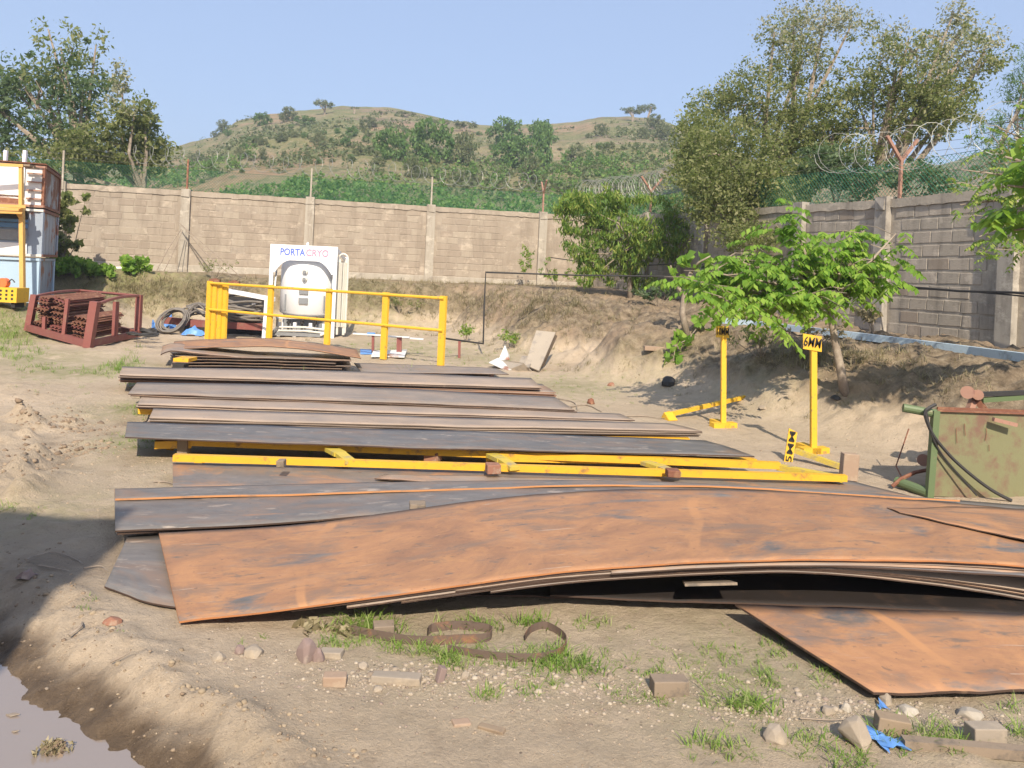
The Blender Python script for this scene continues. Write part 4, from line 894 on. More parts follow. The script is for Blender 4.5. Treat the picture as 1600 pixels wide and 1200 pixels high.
# -- S4
stack([(215,632),(640,646),(992,656)], [(222,617),(640,632),(969,647)], .20, 3, [P_TP], ['taupe plate of the fourth row from the front, uppermost', 'middle sheet of the row with a yellow block under its left end', 'lowest sheet of the row with a yellow block under its left end'], e=EDGE)
block(232, 648, 34, 9, .08, YEL, 'orange-yellow block under the left end of a taupe plate row', 'support_block', d=.4)
block(672, 656, 130, 5, .14, YEL, 'scrap of yellow beam between two taupe plate rows', 'support_strip', d=.05)
# -- S3
stack([(200,615),(529,626),(898,640)], [(214,597),(529,603),(866,620)], .23, 2, [P_GR, P_BR], ['wide dark-grey dusty plate lying behind the taupe rows', 'rusty sheet just under the wide dark-grey dusty plate'], e=EDGE)
block(213, 623, 14, 6, .06, STONE, 'small grey stone under the left corner of the wide dark-grey plate', 'stone', 'stone')
# -- S2
stack([(187,586),(520,596),(846,606)], [(191,573),(520,579),(830,591)], .22, 2, [P_TP, P_BR], ['brown dusty plate of the rearmost long row, uppermost', 'second sheet of the rearmost long row'], e=EDGE)
stack([(188,591),(520,602),(869,613)], [(191,580),(520,585),(846,600)], .17, 4, [P_BR], ['longer sheet of the rearmost long row with an orange right end', 'sheet under the longer one in the rearmost long row', 'last but one sheet of the rearmost long row', 'lowest sheet of the rearmost long row'], gap=.013, e=worn('rust_edge2', (.24, .13, .08), (.18, .10, .07), (.4, .3, .2), 6, (.6, .7), .85))
# -- S1 curled stack
plate(Yp([(271,545,11.6),(350,542,11.5),(420,541,11.4),(480,546,11.3),(564,560,11.2)]), Yp([(272,533,12.4),(350,529,12.4),(400,528,12.4),(470,533,12.3),(557,546,12.2)]), .012, P_OR, 'curled orange sheet on top of the small rear stack below the yellow railing', n=40, seed=33, edge=EDGE)
for i in range(7):
    z = .05+i*.038; l = 262-2*i; 
    plate(Yp([(262+i*2,585-i*4.2-(0 if i < 4 else 1.5*(i-3)),11.3),(330,585-i*4.6,11.25),(420,587-i*4.6,11.2),(549-(5*i if i % 2 else 0),590-i*4.4,11.1)]), Yp([(266,574-i*4,12.3),(330,574-i*4.2,12.3),(420,575-i*4.2,12.25),(545,578-i*4,12.2)]), .012, [P_BR, P_TP][i % 2], 'brown bent sheet inside the small rear stack, number %s from the bottom' % ['one', 'two', 'three', 'four', 'five', 'six', 'seven'][i], n=24, edge=EDGE)
plate(Yp([(251,553,11.4),(262,548,11.35),(300,551,11.3),(400,561,11.25),(500,566,11.2)]), Yp([(254,540,12.),(264,537,12.),(300,540,12.),(400,549,12.),(500,555,12.)]), .02, P_BR, 'thick brown sheet curling up at the left end of the small rear stack', n=24, edge=EDGE)
block(282, 566, 24, 6, .18, YEL, 'yellow block under the left end of the small rear stack', 'support_block', d=.3)
block(278, 577, 18, 8, .02, DRK, 'dark block on the ground under the left end of the small rear stack', 'foot_block', d=.3)
# -- S1b flat sheets right of it
plate(Z([(565,582),(680,583),(795,585)], .12), Z([(553,567),(680,571),(775,575)], .12), .01, P_GR, 'grey flat sheet with a pointed right end below the railing posts', n=20)
plate(Z([(572,589),(760,592)], .08), Z([(572,578),(772,582)], .08), .06, P_BR, 'maroon channel under the grey flat sheet below the railing posts', 'steel_channel', 'steel channel', n=20, edge=MAR)

# ============================================================ yellow railing
A0 = px(337, 440, 15.7); B0 = px(697, 463, 12.9); dr = (B0-A0).normalized(); nr = Vector((dr.y, -dr.x, 0)).normalized()
root = thing('guard_railing', (A0.x*.5+B0.x*.5, A0.y*.5+B0.y*.5, 0), 'bright yellow steel railing with four posts and two rails, in front of the white tank', 'railing')
def rp(u, z): 
    k = (u-800)/F; t = (k*A0.y-A0.x)/(dr.x-k*dr.y); return Vector((A0.x+dr.x*t, A0.y+dr.y*t, z))
for u, zb in [(329,0),(425,0),(516,.02),(605,.02),(695,.02)]:
    p = rp(u, 0); m = MB(); m.bar(p+Vector((0, 0, zb)), Vector((p.x, p.y, 1.2)), .12, .05, dr.cross(Vector((0, 0, 1)))); 
    m.build('post', YELB, root)
for z in (1.16, .62):
    m = MB(); a = rp(332, z); b = rp(697, z); m.tube([a-nr*-.03, b+nr*.03], .026, 8); m.build('rail', YELB, root)
root = thing('railing_post_bundle', rp(332, 0), 'bundle of yellow railing posts standing side by side at the left end of the railing', 'post bundle')
for i, u in enumerate((336, 343, 349)):
    p = rp(u, 0)+nr*(-.03*(i+1)); m = MB(); m.bar(p, p+Vector((0, 0, 1.16-.01*i)), .105, .05, dr.cross(Vector((0, 0, 1)))); m.build('post', YELB, root)
# ============================================================ cryogenic tank
TX, TY = px(470, 500, 17).x, 17.0; tz = gz(TX, TY); S = 1.49
root = thing('cryogenic_tank', (TX, TY, tz), 'white upright gas tank in a white frame with blue and red lettering', 'tank')
def tp_(x, y, z): return Vector((TX+x, TY+y, tz+z))
Hh = 2.05-tz; w2 = S/2
m = MB()
N_ = 24   # header with arched lower edge, one board with a front and a back
def arch(x): 
    t = abs(x)/(w2-.10); return Hh-.34-.30*(max(0, t-.45)/.55)**2 if t < 1 else 0
xs = [-w2+S*i/N_ for i in range(N_+1)]
for a, b in zip(xs, xs[1:]):
    za = arch(a); zb_ = arch(b); 
    if abs(a) >= w2-.1 or abs(b) >= w2-.1: za = zb_ = Hh-.62
    m.add([tp_(a, 0, za), tp_(b, 0, zb_), tp_(b, 0, Hh), tp_(a, 0, Hh), tp_(a, .05, za), tp_(b, .05, zb_), tp_(b, .05, Hh), tp_(a, .05, Hh)], [(0, 1, 2, 3), (7, 6, 5, 4), (3, 2, 6, 7), (0, 4, 5, 1), (1, 5, 6, 2), (0, 3, 7, 4)])
m.build('header_board', WHT, root)
for sg in (-1, 1):
    m = MB(); m.box(tp_(sg*(w2-.04), .025, (Hh-.62)/2), (.08, .05, Hh-.62)); m.build('frame_post', WHT, root)
    m = MB(); m.box(tp_(sg*(w2-.04), 1.15, Hh/2-.1), (.08, .08, Hh-.2)); m.build('frame_post', WHT, root)
    m = MB(); m.bar(tp_(sg*(w2-.04), .06, Hh-.05), tp_(sg*(w2-.04), 1.12, Hh-.3), .06, .06); m.build('top_rail', WHT, root)
    m = MB(); m.bar(tp_(sg*(w2-.08), .3, Hh-.35), tp_(sg*(w2-.12), .06, Hh-.95), .03, .03); m.build('brace', GREY, root)
m = MB(); prof = [(.02, .40), (.54, .42), (.68, .50), (.68, 1.52), (.64, 1.68), (.52, 1.82), (.28, 1.91), (.02, 1.93)]
m.lathe(tp_(0, .76, 0), [(r, z*Hh/2.0) for r, z in prof], 40); m.build('vessel', WHT, root, smooth=True)
for z in (1.02, .80):
    m = MB(); m.box(tp_(.02, .05, z), (.20, .03, .13)); m.build('vent_plate', GREY, root)
for z, r in ((1.46, .065), (1.30, .06)):
    m = MB(); m.tube([tp_(.03, .12, z), tp_(.03, .02, z)], r, 14); m.build('gauge', CREAM, root)
    m = MB(); m.tube([tp_(.03, .02, z-.02), tp_(.03, -.01, z-.02)], r*.6, 12); m.build('gauge_face', GREY, root)
for x, d in ((-.42, .5), (.45, .5)):
    m = MB(); m.box(tp_(x, .2, .75), (.03, .03, .35)); m.build('bracket', GREY, root)
m = MB(); m.box(tp_(0, .6, .05), (1.36, 1.1, .08)); m.build('base_plate', GREY, root); m = MB(); m.box(tp_(0, .75, .28), (1.0, .6, .36)); m.build('pump_housing', GREY, root)
for x in (-.3, .0, .28):
    m = MB(); m.tube([tp_(x, .3, .42), tp_(x, .12, .30), tp_(x, .1, .12)], .025, 6); m.lathe(tp_(x, .12, .28), [(.05, 0), (.05, .05)], 10); m.build('valve', DRK, root)
for x in (-.5, -.15, .2, .5):
    m = MB(); m.box(tp_(x, .1, .15), (.07, .07, .32)); m.build('leg', WHT, root)
for z, y in ((.40, .05), (.20, .02), (.12, .04)):
    m = MB(); m.tube([tp_(-.5, y, z), tp_(.1, y-.02, z+.02), tp_(.6, y, z-.02)], .022, 6); m.build('pipe', CREAM, root)
m = MB(); m.tube([tp_(-.55, .03, .45), tp_(-.5, -.05, .38), tp_(-.52, 0, .2), tp_(-.6, .0, .08)], .03, 6); m.build('hose', GREY, root)
m = MB(); m.tube([tp_(.45, 0, .06), tp_(.58, 0, .12), tp_(.64, 0, .02), tp_(.64, 0, -.1)], .03, 8); m.build('hose', CREAM, root)
for body, x, mt in (('PORTA', -.25, BLUT), ('CRYO', .30, REDT)):
    o = textmesh('lettering', body, .215, mt); o.parent = root; o.rotation_euler = (pi/2, 0, 0); o.location = (x, -.006, Hh-.165); o.scale = ((.55 if body == 'PORTA' else .50)/o.dimensions.x, 1, 1)
m = MB(); m.lathe(tp_(.05, .1, Hh), [(.03, 0), (.03, .05), (.01, .08)], 8); m.build('lifting_pin', WHT, root)
# vaporiser beside it
root = thing('vaporiser', (px(534, 500, 17.3).x, 17.3, gz(px(534, 500, 17.3).x, 17.3)), 'tall cream finned vaporiser with a bent pipe on top, right of the white tank', 'vaporiser')
zb = root.location.z
for u in (528, 538):
    p = px(u, 480, 17.3); 
    m = MB()
    for k in range(6):
        a = pi*k/6; m.box((p.x, p.y, zb+.95), (.13, .008, 1.45), (Vector((cos(a), sin(a), 0)), Vector((-sin(a), cos(a), 0)), Vector((0, 0, 1))))
    m.tube([(p.x, p.y, zb+.05), (p.x, p.y, zb+1.75)], .03, 8); m.build('finned_tube', CREAM, root)
a = px(526, 480, 17.3).x; b = px(541, 480, 17.3).x
m = MB(); m.tube([(a, 17.28, zb+1.6)]+[((a+b)/2-cos(t)*(b-a)/2, 17.28, zb+1.75+sin(t)*.12) for t in np.linspace(0, pi, 9)]+[(b, 17.28, zb+.1)], .02, 8); m.build('bend_pipe', CREAM, root)
m = MB(); m.box(((a+b)/2-.12, 17.5, zb+.9), (.1, .3, 1.6)); m.build('back_frame', GREY, root)
# hose rack with hoses
root = thing('hose_rack', px(385, 530, 16.6)*1, 'white framed rack filled with coiled grey hoses, left of the white tank', 'rack')
Y1 = 16.6
m = MB(); m.bar(px(350, 453, Y1), px(428, 468, Y1-.3), .12, .085); m.build('top_board', WHT, root)
m = MB(); m.bar(px(417, 466, Y1-.3), px(412, 533, Y1-.3), .07, .07, (0, 1, 0)); m.build('leg', WHT, root)
m = MB(); m.bar(px(343, 455, Y1+.6), px(340, 533, Y1+.6), .07, .07, (0, 1, 0)); m.build('leg', GREY, root)
m = MB(); m.bar(px(300, 505, Y1+.1), px(412, 511, Y1-.25), .12, .14); m.build('shelf_beam', MAR, root)
m = MB(); m.bar(px(340, 520, Y1+.7), px(412, 524, Y1+.6), .02, .36, (0, 0, 1)); m.build('lower_panel', DRK, root)
m = MB(); m.bar(px(345, 480, Y1+.85), px(412, 486, Y1+.75), .02, .55, (0, 0, 1)); m.build('back_panel', DRK, root)
root = thing('hose_bundle', px(380, 505, Y1+.2), 'bundle of dusty hoses stored in the white framed rack', 'hose bundle')
for i in range(34):
    u0, u1 = 345+random.uniform(-6, 6), 412+random.uniform(-8, 2); v = random.uniform(463, 503); yy = Y1+random.uniform(-.22, .35); sag = random.uniform(-4, 9)
    pts = [px(u0+(u1-u0)*t, v+3*t+sag*sin(pi*t)+2*sin(5*t+i), yy+.12*sin(3*t+i)) for t in np.linspace(0, 1, 9)]
    m = MB(); m.tube(pts, random.uniform(.022, .034), 6); m.build('hose', HOSE, root, smooth=True)
m = MB(); m.box(px(397, 475, Y1+.0), (.08, .05, .04)); tag(m.build('wrapper', WHT), 'small white scrap lying on the hoses in the rack', 'scrap')
for u, v in ((337, 438), (367, 441)):
    m = MB(); m.bar(px(u-9, v, Y1-.2), px(u+7, v+1, Y1-.2), .1, .06); m.bar(px(u-4, v-1.5, Y1-.2), px(u+3, v-1.5, Y1-.2), .06, .04)
    tag(m.build('rusty_bracket', RUSTY), ['dark rusty bracket on the left top corner of the railing', 'dark rusty bracket right of the other on the white rack top'][u > 340], 'bracket')
# coil of cable, loose cable heap, tarpaulin
cc = pz(268, 522, 0); Yc = cc.y
root = thing('cable_coil', pz(268, 525, 0), 'upright coil of thick dark cable between the maroon scrap rack and the yellow railing', 'cable coil')
for i in range(11):
    r = random.uniform(.20, .30)*1.0; oy = random.uniform(-.12, .12); ox = random.uniform(-.04, .04)
    pts = [(cc.x+ox+r*1.05*cos(a), Yc+oy+.22*sin(a)*1+.03*sin(3*a), .29+random.uniform(-.0, .012)+r*.92*sin(a)) for a in np.linspace(0, 2*pi, 30)]
    m = MB(); m.tube(pts, .018, 5); m.build('loop', HOSE, root, smooth=True)
root = thing('cable_heap', pz(232, 518, 0), 'heap of loose dark cables on the ground left of the cable coil', 'cable heap')
for i in range(9):
    p0 = pz(random.uniform(218, 240), random.uniform(512, 522), .05+.03*i); m = MB(); r = random.uniform(.12, .28)
    m.tube([(p0.x+r*cos(a), p0.y+.3*r*sin(a), .03+.03*i+.02*sin(2*a)) for a in np.linspace(0, 2*pi, 14)], .02, 5); m.build('loop', BLK, root)
root = thing('cable_heap', pz(310, 512, 0), 'tangle of grey cables behind the coil, left of the yellow posts', 'cable heap')
for i in range(16):
    yy = 17+random.uniform(-.3, .5); u0 = random.uniform(285, 300); u1 = random.uniform(318, 330); v = random.uniform(478, 497)
    m = MB(); m.tube([px(u0+(u1-u0)*t, v+6*sin(3*t+i)*(.5-t)-6*sin(pi*t), yy+.1*sin(4*t)) for t in np.linspace(0, 1, 8)], .02, 5); m.build('cable', HOSE, root)
m = MB(); m.bar(px(255, 500, 17.2), px(330, 507, 16.9), .12, .15); tag(m.build('steel_beam', MAR), 'maroon steel beam lying behind the cable coil', 'beam')
m = MB(); m.bar(px(288, 517, 16.9), px(328, 520, 16.7), .3, .25); tag(m.build('dark_crate', DRK), 'dark open crate under the tangle of grey cables', 'crate')
def rag(u, v, w_, h_, mat, label, seed, name='tarpaulin', cat='tarpaulin', z=0, n=9):
    p = pz(u, v, z) if z else pg(u, v); s = p.y/F; rg = np.random.default_rng(seed); m = MB(); vs = []
    for j in range(n):
        for i in range(n):
            a = (i/(n-1)-.5); b = (j/(n-1)-.5); e = max(0, 1-(a*a+b*b)*3.2)
            vs.append((p.x+a*w_*s*(1+.3*rg.normal()*.3), p.y+b*w_*s*.7+.02*rg.normal(), p.z+.01+h_*s*e*(.45+.75*rg.random())))
    fs = [(j*n+i, j*n+i+1, (j+1)*n+i+1, (j+1)*n+i) for j in range(n-1) for i in range(n-1)]
    return tag(m.add(vs, fs).build(name, mat), label, cat)
rag(303, 524, 34, 15, TARP, 'crumpled blue tarpaulin on the ground right of the cable coil', 1)
rag(264, 514, 20, 26, TARP, 'blue plastic sheet bundled inside the cable coil', 2)
rag(240, 520, 10, 18, TARP, 'narrow strip of blue tarpaulin left of the cable coil', 3)
rag(258, 511, 12, 14, PLY, 'tan sack scrap on the blue sheet in the cable coil', 4, 'sack_scrap', 'scrap')
# ============================================================ maroon scrap rack
C0 = Vector((-7.25, 13.25, .02)); Lf = Vector((-9.35, 14.9, .10)); Rt = Vector((-7.30, 15.1, .06)); Bk = Lf+(Rt-C0)
root = thing('scrap_rack', (C0+Rt)/2, 'tilted maroon steel rack with upright posts, standing left on the yard', 'rack')
def upr(p, h, w_=.09, lean=Vector((0, 0, 0)), nm='post'): m = MB(); m.bar(p, p+Vector((0, 0, h))+lean, w_, w_, (0, 1, 0)); m.build(nm, MAR, root)
for a, b in ((C0, Lf), (C0, Rt), (Lf, Bk), (Rt, Bk)): m = MB(); m.bar(a+Vector((0, 0, .06)), b+Vector((0, 0, .06)), .08, .12); m.build('base_beam', MAR, root)
for f in (.35, .68): m = MB(); m.bar(C0.lerp(Lf, f)+Vector((0, 0, .06)), Rt.lerp(Bk, f)+Vector((0, 0, .06)), .07, .06); m.build('base_beam', MAR, root)
upr(C0, .80, .13, Vector((.09, 0, 0))); upr(Lf+Vector((.02, 0, 0)), .70, .11, Vector((.10, 0, 0))); upr(Rt, .82, .10); upr(C0.lerp(Rt, .5), .74, .08); upr(Bk, .72, .09); upr(C0.lerp(Lf, .38), .76, .06, Vector((.05, 0, 0))); upr(C0.lerp(Lf, .7), .35, .06)
def arcrail(a, b, h0, h1, bow): 
    m = MB(); m.tube([a.lerp(b, t)+Vector((0, 0, h0+(h1-h0)*t+bow*sin(pi*t))) for t in np.linspace(0, 1, 8)], .03, 5); m.build('top_rail', MAR, root)
arcrail(C0+Vector((.09, 0, 0)), Rt, .74, .80, .05); arcrail(Bk, Rt, .7, .8, .0); arcrail(Lf+Vector((.1, 0, 0)), Bk, .66, .70, .03)
ex = (Lf-C0).normalized(); ey = (Rt-C0).normalized()
for si, (f, wd, hh, off, dl) in enumerate([(.10, .48, .40, .12, 1.35), (.42, .50, .66, .08, 1.5), (.70, .50, .62, .10, 1.5)]):
    b0 = C0+ex*((Lf-C0).length*f); root2 = thing('sheet_pile', b0+ey*.7+Vector((0, 0, .12)), ['lower pile of rusty corrugated sheets at the right end of the maroon rack', 'middle pile of rusty corrugated sheets in the maroon rack', 'left pile of rusty corrugated sheets in the maroon rack'][si], 'sheet pile')
    k = int(hh/.042)
    for i in range(k):
        z = .13+i*.042; ph = random.uniform(0, 6); ja = random.uniform(-.05, .05); jb = random.uniform(-.10, .06); V = []; nn = 12
        for j, yy in enumerate((off+jb, off+jb+dl)):
            for q in range(nn+1):
                x = ja+wd*q/nn; V.append(b0+ex*x+ey*yy+Vector((0, 0, z+.017*sin(q*1.6+ph)+random.uniform(-.006, .006)+(.05*q/nn if si == 1 and i > 10 else 0))))
        V += [v-Vector((0, 0, .012)) for v in V]; k1 = nn+1; fs = []
        for q in range(nn): fs += [(q, q+1, k1+q+1, k1+q), (2*k1+q+1, 2*k1+q, 3*k1+q, 3*k1+q+1), (q+1, q, 2*k1+q, 2*k1+q+1)]
        fs += [(0, k1, 3*k1, 2*k1), (nn, 2*k1+nn, 3*k1+nn, k1+nn)]
        MB().add(V, fs).build('sheet', random.choice([RUSTY, RUSTY, MAR]), root2)
# ============================================================ stacked cabins at the left edge
Yb = 16.6; c0 = px(47, 470, Yb); zf = gz(c0.x, c0.y)-.02; fd = Vector((-.93, -.37, 0)); sd_ = Vector((-.40, .917, 0))
def zof(v, u=47, Y=Yb): return px(u, v, Y).z
lv = [zof(468), zof(402), zof(325), zof(257)]
def cabin(i, label, fm, sm, dep, xo, wid=4.2):
    z0, z1 = lv[i]+.015, lv[i+1]-.015; z0 = zf if i == 0 else z0; p = Vector((c0.x, c0.y, 0))+fd*(-xo)
    root = thing('storage_cabin', p+fd*wid/2+sd_*dep/2+Vector((0, 0, z0)), label, 'cabin')
    def q(a, b, z): return p+fd*a+sd_*b+Vector((0, 0, z))
    h = z1-z0; m = MB()
    m.add([q(0, 0, z0), q(wid, 0, z0), q(wid, 0, z1), q(0, 0, z1), q(0, dep, z0), q(wid, dep, z0), q(wid, dep, z1), q(0, dep, z1)], [(1, 0, 3, 2), (4, 5, 6, 7), (5, 1, 2, 6), (3, 7, 6, 2), (0, 1, 5, 4)])
    m.build('wall_front', fm, root)
    m = MB(); nn = 10
    for k in range(nn):   # side wall with shallow ribs
        a, b = dep*k/nn, dep*(k+1)/nn; o_ = .003 if k % 2 else 0
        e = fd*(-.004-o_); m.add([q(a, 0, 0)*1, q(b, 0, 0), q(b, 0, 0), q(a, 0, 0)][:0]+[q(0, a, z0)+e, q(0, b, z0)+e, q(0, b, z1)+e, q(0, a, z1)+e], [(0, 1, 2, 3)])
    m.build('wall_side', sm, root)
    for z in (z0+.03, z1-.03):
        m = MB(); m.bar(q(-.02, -.02, z), q(-.02, dep+.05, z), .06, .06); m.build('edge_rail', RUSTY if i else BLUD, root)
        m = MB(); m.bar(q(-.03, -.025, z), q(wid, -.025, z), .05, .05); m.build('edge_rail', [BLUC, CREAM, RUSTP][i], root)
    for b in (0, dep): m = MB(); m.bar(q(-.012, b, z0), q(-.012, b, z1), .06, .06, (0, 1, 0)); m.build('corner_post', [BLUC, BLUD, RUSTY][i], root)
    return q, root
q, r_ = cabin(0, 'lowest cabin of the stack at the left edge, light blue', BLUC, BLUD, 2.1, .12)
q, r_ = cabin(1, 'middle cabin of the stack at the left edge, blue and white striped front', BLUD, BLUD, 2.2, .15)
z0 = lv[1]; 
for a, b, mt, nm in ((z0+.02, z0+.30, WHT, 'white_panel'), (z0+.36, z0+.58, GREY, 'grey_panel'), (z0+.62, z0+.72, BLUW, 'blue_stripe'), (z0+.74, z0+.80, BLUW, 'blue_stripe'), (z0+.82, z0+1.02, DRK, 'dark_opening')):
    if b > lv[2]-.03: b = lv[2]-.05
    if b <= a: continue
    m = MB(); c_ = q(2.2, -.03, (a+b)/2); m.box(c_, (3.9, .03, b-a), (fd, sd_, Vector((0, 0, 1)))); m.build(nm, mt, r_)
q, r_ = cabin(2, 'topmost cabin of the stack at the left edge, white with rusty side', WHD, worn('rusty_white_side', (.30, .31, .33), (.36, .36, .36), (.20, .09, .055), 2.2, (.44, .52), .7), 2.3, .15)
z0 = lv[2]
m = MB(); m.box(q(2.3, -.03, z0+.56), (3.9, .03, .62), (fd, sd_, Vector((0, 0, 1)))); m.build('white_panel', WHT, r_)
m = MB(); m.box(q(2.3, -.03, z0+.10), (3.9, .03, .16), (fd, sd_, Vector((0, 0, 1)))); m.build('rusty_panel', RUSTY, r_)
for k in range(4): m = MB(); m.bar(q(.02, -.05, z0+.2+.18*k), q(.30, -.05, z0+.2+.18*k), .03, .03); m.build('ladder_rung', RUSTP, r_)
m = MB(); m.box(q(1.5, 1.15, lv[3]+.02), (3.1, 2.4, .025), (fd, sd_, Vector((0, 0, 1))), .01); m.build('roof_sheet', RUSTY, r_)
root = thing('canopy_frame', q(.35, -.4, zf), 'orange-yellow painted canopy frame fixed in front of the stacked cabins', 'frame')
YO = simple('orange_yellow_paint', (.62, .36, .10), .6, var=.15)
a = px(36, 468, 16.1); m = MB(); m.bar((a.x, a.y, zf), px(34, 322, 16.1), .085, .085, (0, 1, 0)); m.build('post', YO, root)
m = MB(); m.bar(px(33, 322, 16.1), px(33, 258, 16.1), .07, .07, (0, 1, 0)); m.build('post', YO, root)
m = MB(); m.bar(px(-40, 256, 15.7), px(36, 259, 16.1), .07, .06); m.build('top_rail', YO, root)
m = MB(); m.bar(px(-50, 319, 15.5), px(40, 323, 16.0), .10, .06); m.build('canopy_rail', YO, root)
m = MB(); m.quad4(px(-50, 330, 15.4), px(34, 333, 15.9), px(40, 325, 16.5), px(-50, 322, 16.2), .02); m.build('canopy_sheet', YO, root)
m = MB(); m.bar(px(26, 330, 16.1), px(35, 345, 16.1), .05, .05, (0, 1, 0)); m.build('brace', YO, root)
for u, l in ((8, 'left of the two white pipes standing on the cabin roof'), (38, 'right of the two white pipes standing on the cabin roof')):
    m = MB(); m.bar(px(u, 260, 16.9), px(u+1.5, 235, 16.9), .065, .065, (0, 1, 0)); tag(m.build('white_pipe', WHT), l, 'pipe')
m = MB(); m.box(px(43, 259, 16.2), (.22, .2, .04)); m.box(px(50, 262, 16.3), (.2, .2, .03)); tag(m.build('timber_scrap', WOOD), 'wood scraps lying on the corner of the topmost cabin', 'wood scrap')
# yellow perforated box and reel
a = px(10, 460, 15.4); root = thing('perforated_box', (a.x, a.y, gz(a.x, a.y)), 'yellow box with rows of round holes in front of the lowest cabin', 'box')
zz = gz(a.x, a.y); x0, x1 = px(-40, 460, 15.4).x, px(26, 460, 15.4).x; zt_ = px(20, 450, 15.4).z; zl = px(20, 473, 15.4).z
m = MB(); m.box(((x0+x1)/2, 15.6, (zt_+zl)/2), (x1-x0, .4, zt_-zl)); m.build('body', YELB, root)
for r in range(3):
    for c in range(8):
        m = MB(); x = x1-.09-.115*c; z = zl+(zt_-zl)*(.25+.27*r); m.tube([(x, 15.405, z), (x, 15.394, z)], .025, 8); m.build('hole', DRK, root)
m = MB(); m.box((x1-.1, 15.6, zl-.05), (.08, .3, .1)); m.build('foot', DRK, root)
a = px(6, 442, 15.6); root = thing('cable_reel', a, 'orange reel standing on the yellow box with holes', 'reel')
m = MB(); m.tube([a+Vector((0, -.06, 0)), a+Vector((0, .06, 0))], .10, 18); m.build('drum', ORG, root); m = MB(); m.tube([a+Vector((.1+.03*k, 0, .02+.06*sin(k*.8))) for k in range(5)], .012, 5); m.build('cable', BLK, root)
# white pipe scraps on the bank
for (u0, v0, u1, v1, l) in ((175,422,203,418,'white plastic pipe lying on the bank left of the small bright shrub'), (105,423,120,427,'short white pipe scrap under the vine on the bank')):
    a = pg(u0, v0); b = pg(u1, v1+4); b = Vector((b.x, a.y, a.z+.08)); m = MB(); m.tube([a+Vector((0, 0, .05)), b], .035, 8); tag(m.build('white_pipe', WHT), l, 'pipe')
for (pts, l) in (([(283,358),(262,390),(240,432)], 'thin stay wire sloping left of the second wall pillar'), ([(285,360),(268,400),(250,436)], 'second thin stay wire left of the second wall pillar'), ([(284,352),(330,392),(382,438)], 'thin stay wire sloping down right of the second wall pillar'), ([(278,345),(320,395),(362,432)], 'second thin stay wire right of the second wall pillar')):
    m = MB(); m.tube([px(u, v, 22.2-.5*i) for i, (u, v) in enumerate(pts)], .012, 4); tag(m.build('stay_wire', BARK), l, 'wire')
# ============================================================ bench, boards, thin black pipe
Yb2 = 14.4; root = thing('work_bench', px(640, 560, Yb2), 'low bench of pale planks on thin maroon legs behind the right part of the railing', 'bench')
for a, b, d in (((552,521),(600,524),0), ((575,524),(640,527),.1), ((610,526),(662,530),.2)):
    m = MB(); m.bar(px(a[0], a[1], Yb2+d), px(b[0], b[1], Yb2+d), .12, .02); m.build('plank', WHD, root)
for u, v0, v1 in ((583,524,558),(622,527,557),(626,527,557),(718,533,560)):
    m = MB(); m.bar(px(u, v0, Yb2), px(u-.5, v1, Yb2), .045, .045, (0, 1, 0)); m.build('leg', MAR, root)
m = MB(); m.box(px(580, 521, Yb2), (.14, .1, .03)); tag(m.build('blue_folder', TARP), 'small blue object on the left plank of the bench', 'scrap')
m = MB(); m.quad4(pz(580,556,.05), pz(632,557,.05), pz(636,546,.08), pz(583,548,.08), .02); tag(m.build('white_board', WHD), 'white board lying on the ground under the bench', 'board')
m = MB(); m.quad4(pz(563,552,.03), pz(582,552,.03), pz(582,546,.04), pz(563,545,.04), .02); tag(m.build('blue_board', TARP), 'small blue board on the ground left of the white board', 'board')
m = MB(); Yk = 15.0; m.tube([px(690,528,Yk-1), px(755,537,Yk), px(756.5,480,Yk), px(759,425.5,Yk), px(900,430,Yk+1), px(1052,432,Yk+2)], .018, 6); tag(m.build('black_pipe', BLK), 'thin black pipe bent in a square step in front of the bank', 'pipe')
for a, b, c_, d_, l, mt in [((822,572),(842,579),(863,524),(835,515),'grey-brown plywood sheet leaning on the bank, front one',PLY)]:
    p = [px(a[0]-2, a[1]-2, 12.9), px(b[0], b[1], 12.7), px(868, 519, 13.6), px(838, 516, 13.7)]; o = MB().quad4(*p, .025).build('plywood_sheet', mt); tag(o, l, 'board')
p = [px(846,574,13.0), px(850,572,13.4), px(871,525,13.9), px(867,522,13.7)]; tag(MB().quad4(*p, .02).build('plywood_sheet', WOODG), 'second plywood sheet edge behind the front leaning sheet', 'board')
tag(MB().quad4(px(808,574,12.9), px(826,574,12.7), px(836,556,13.3), px(815,556,13.4), .02).build('plywood_sheet', PLY), 'lower half of the cracked plywood leaning on the bank', 'board')
tag(MB().quad4(px(779,562,13.6), px(796,562,13.5), px(796,555,13.9), px(789,539,13.9), .01).build('white_sheet', WHD), 'pointed white plastic sheet standing up left of the leaning plywood', 'sheet')
tag(MB().quad4(pz(764,566,.10), pz(790,578,.03), pz(820,575,.05), pz(778,559,.14), .012).build('white_sheet', WHD), 'white sheet lying flat left of the leaning plywood', 'sheet')
tag(MB().quad4(pz(790,578,.02), pz(832,580,.02), pz(818,567,.16), pz(780,562,.12), .015).build('white_sheet', PLY), 'pale sheet propped over the flat white one by the plywood', 'sheet')
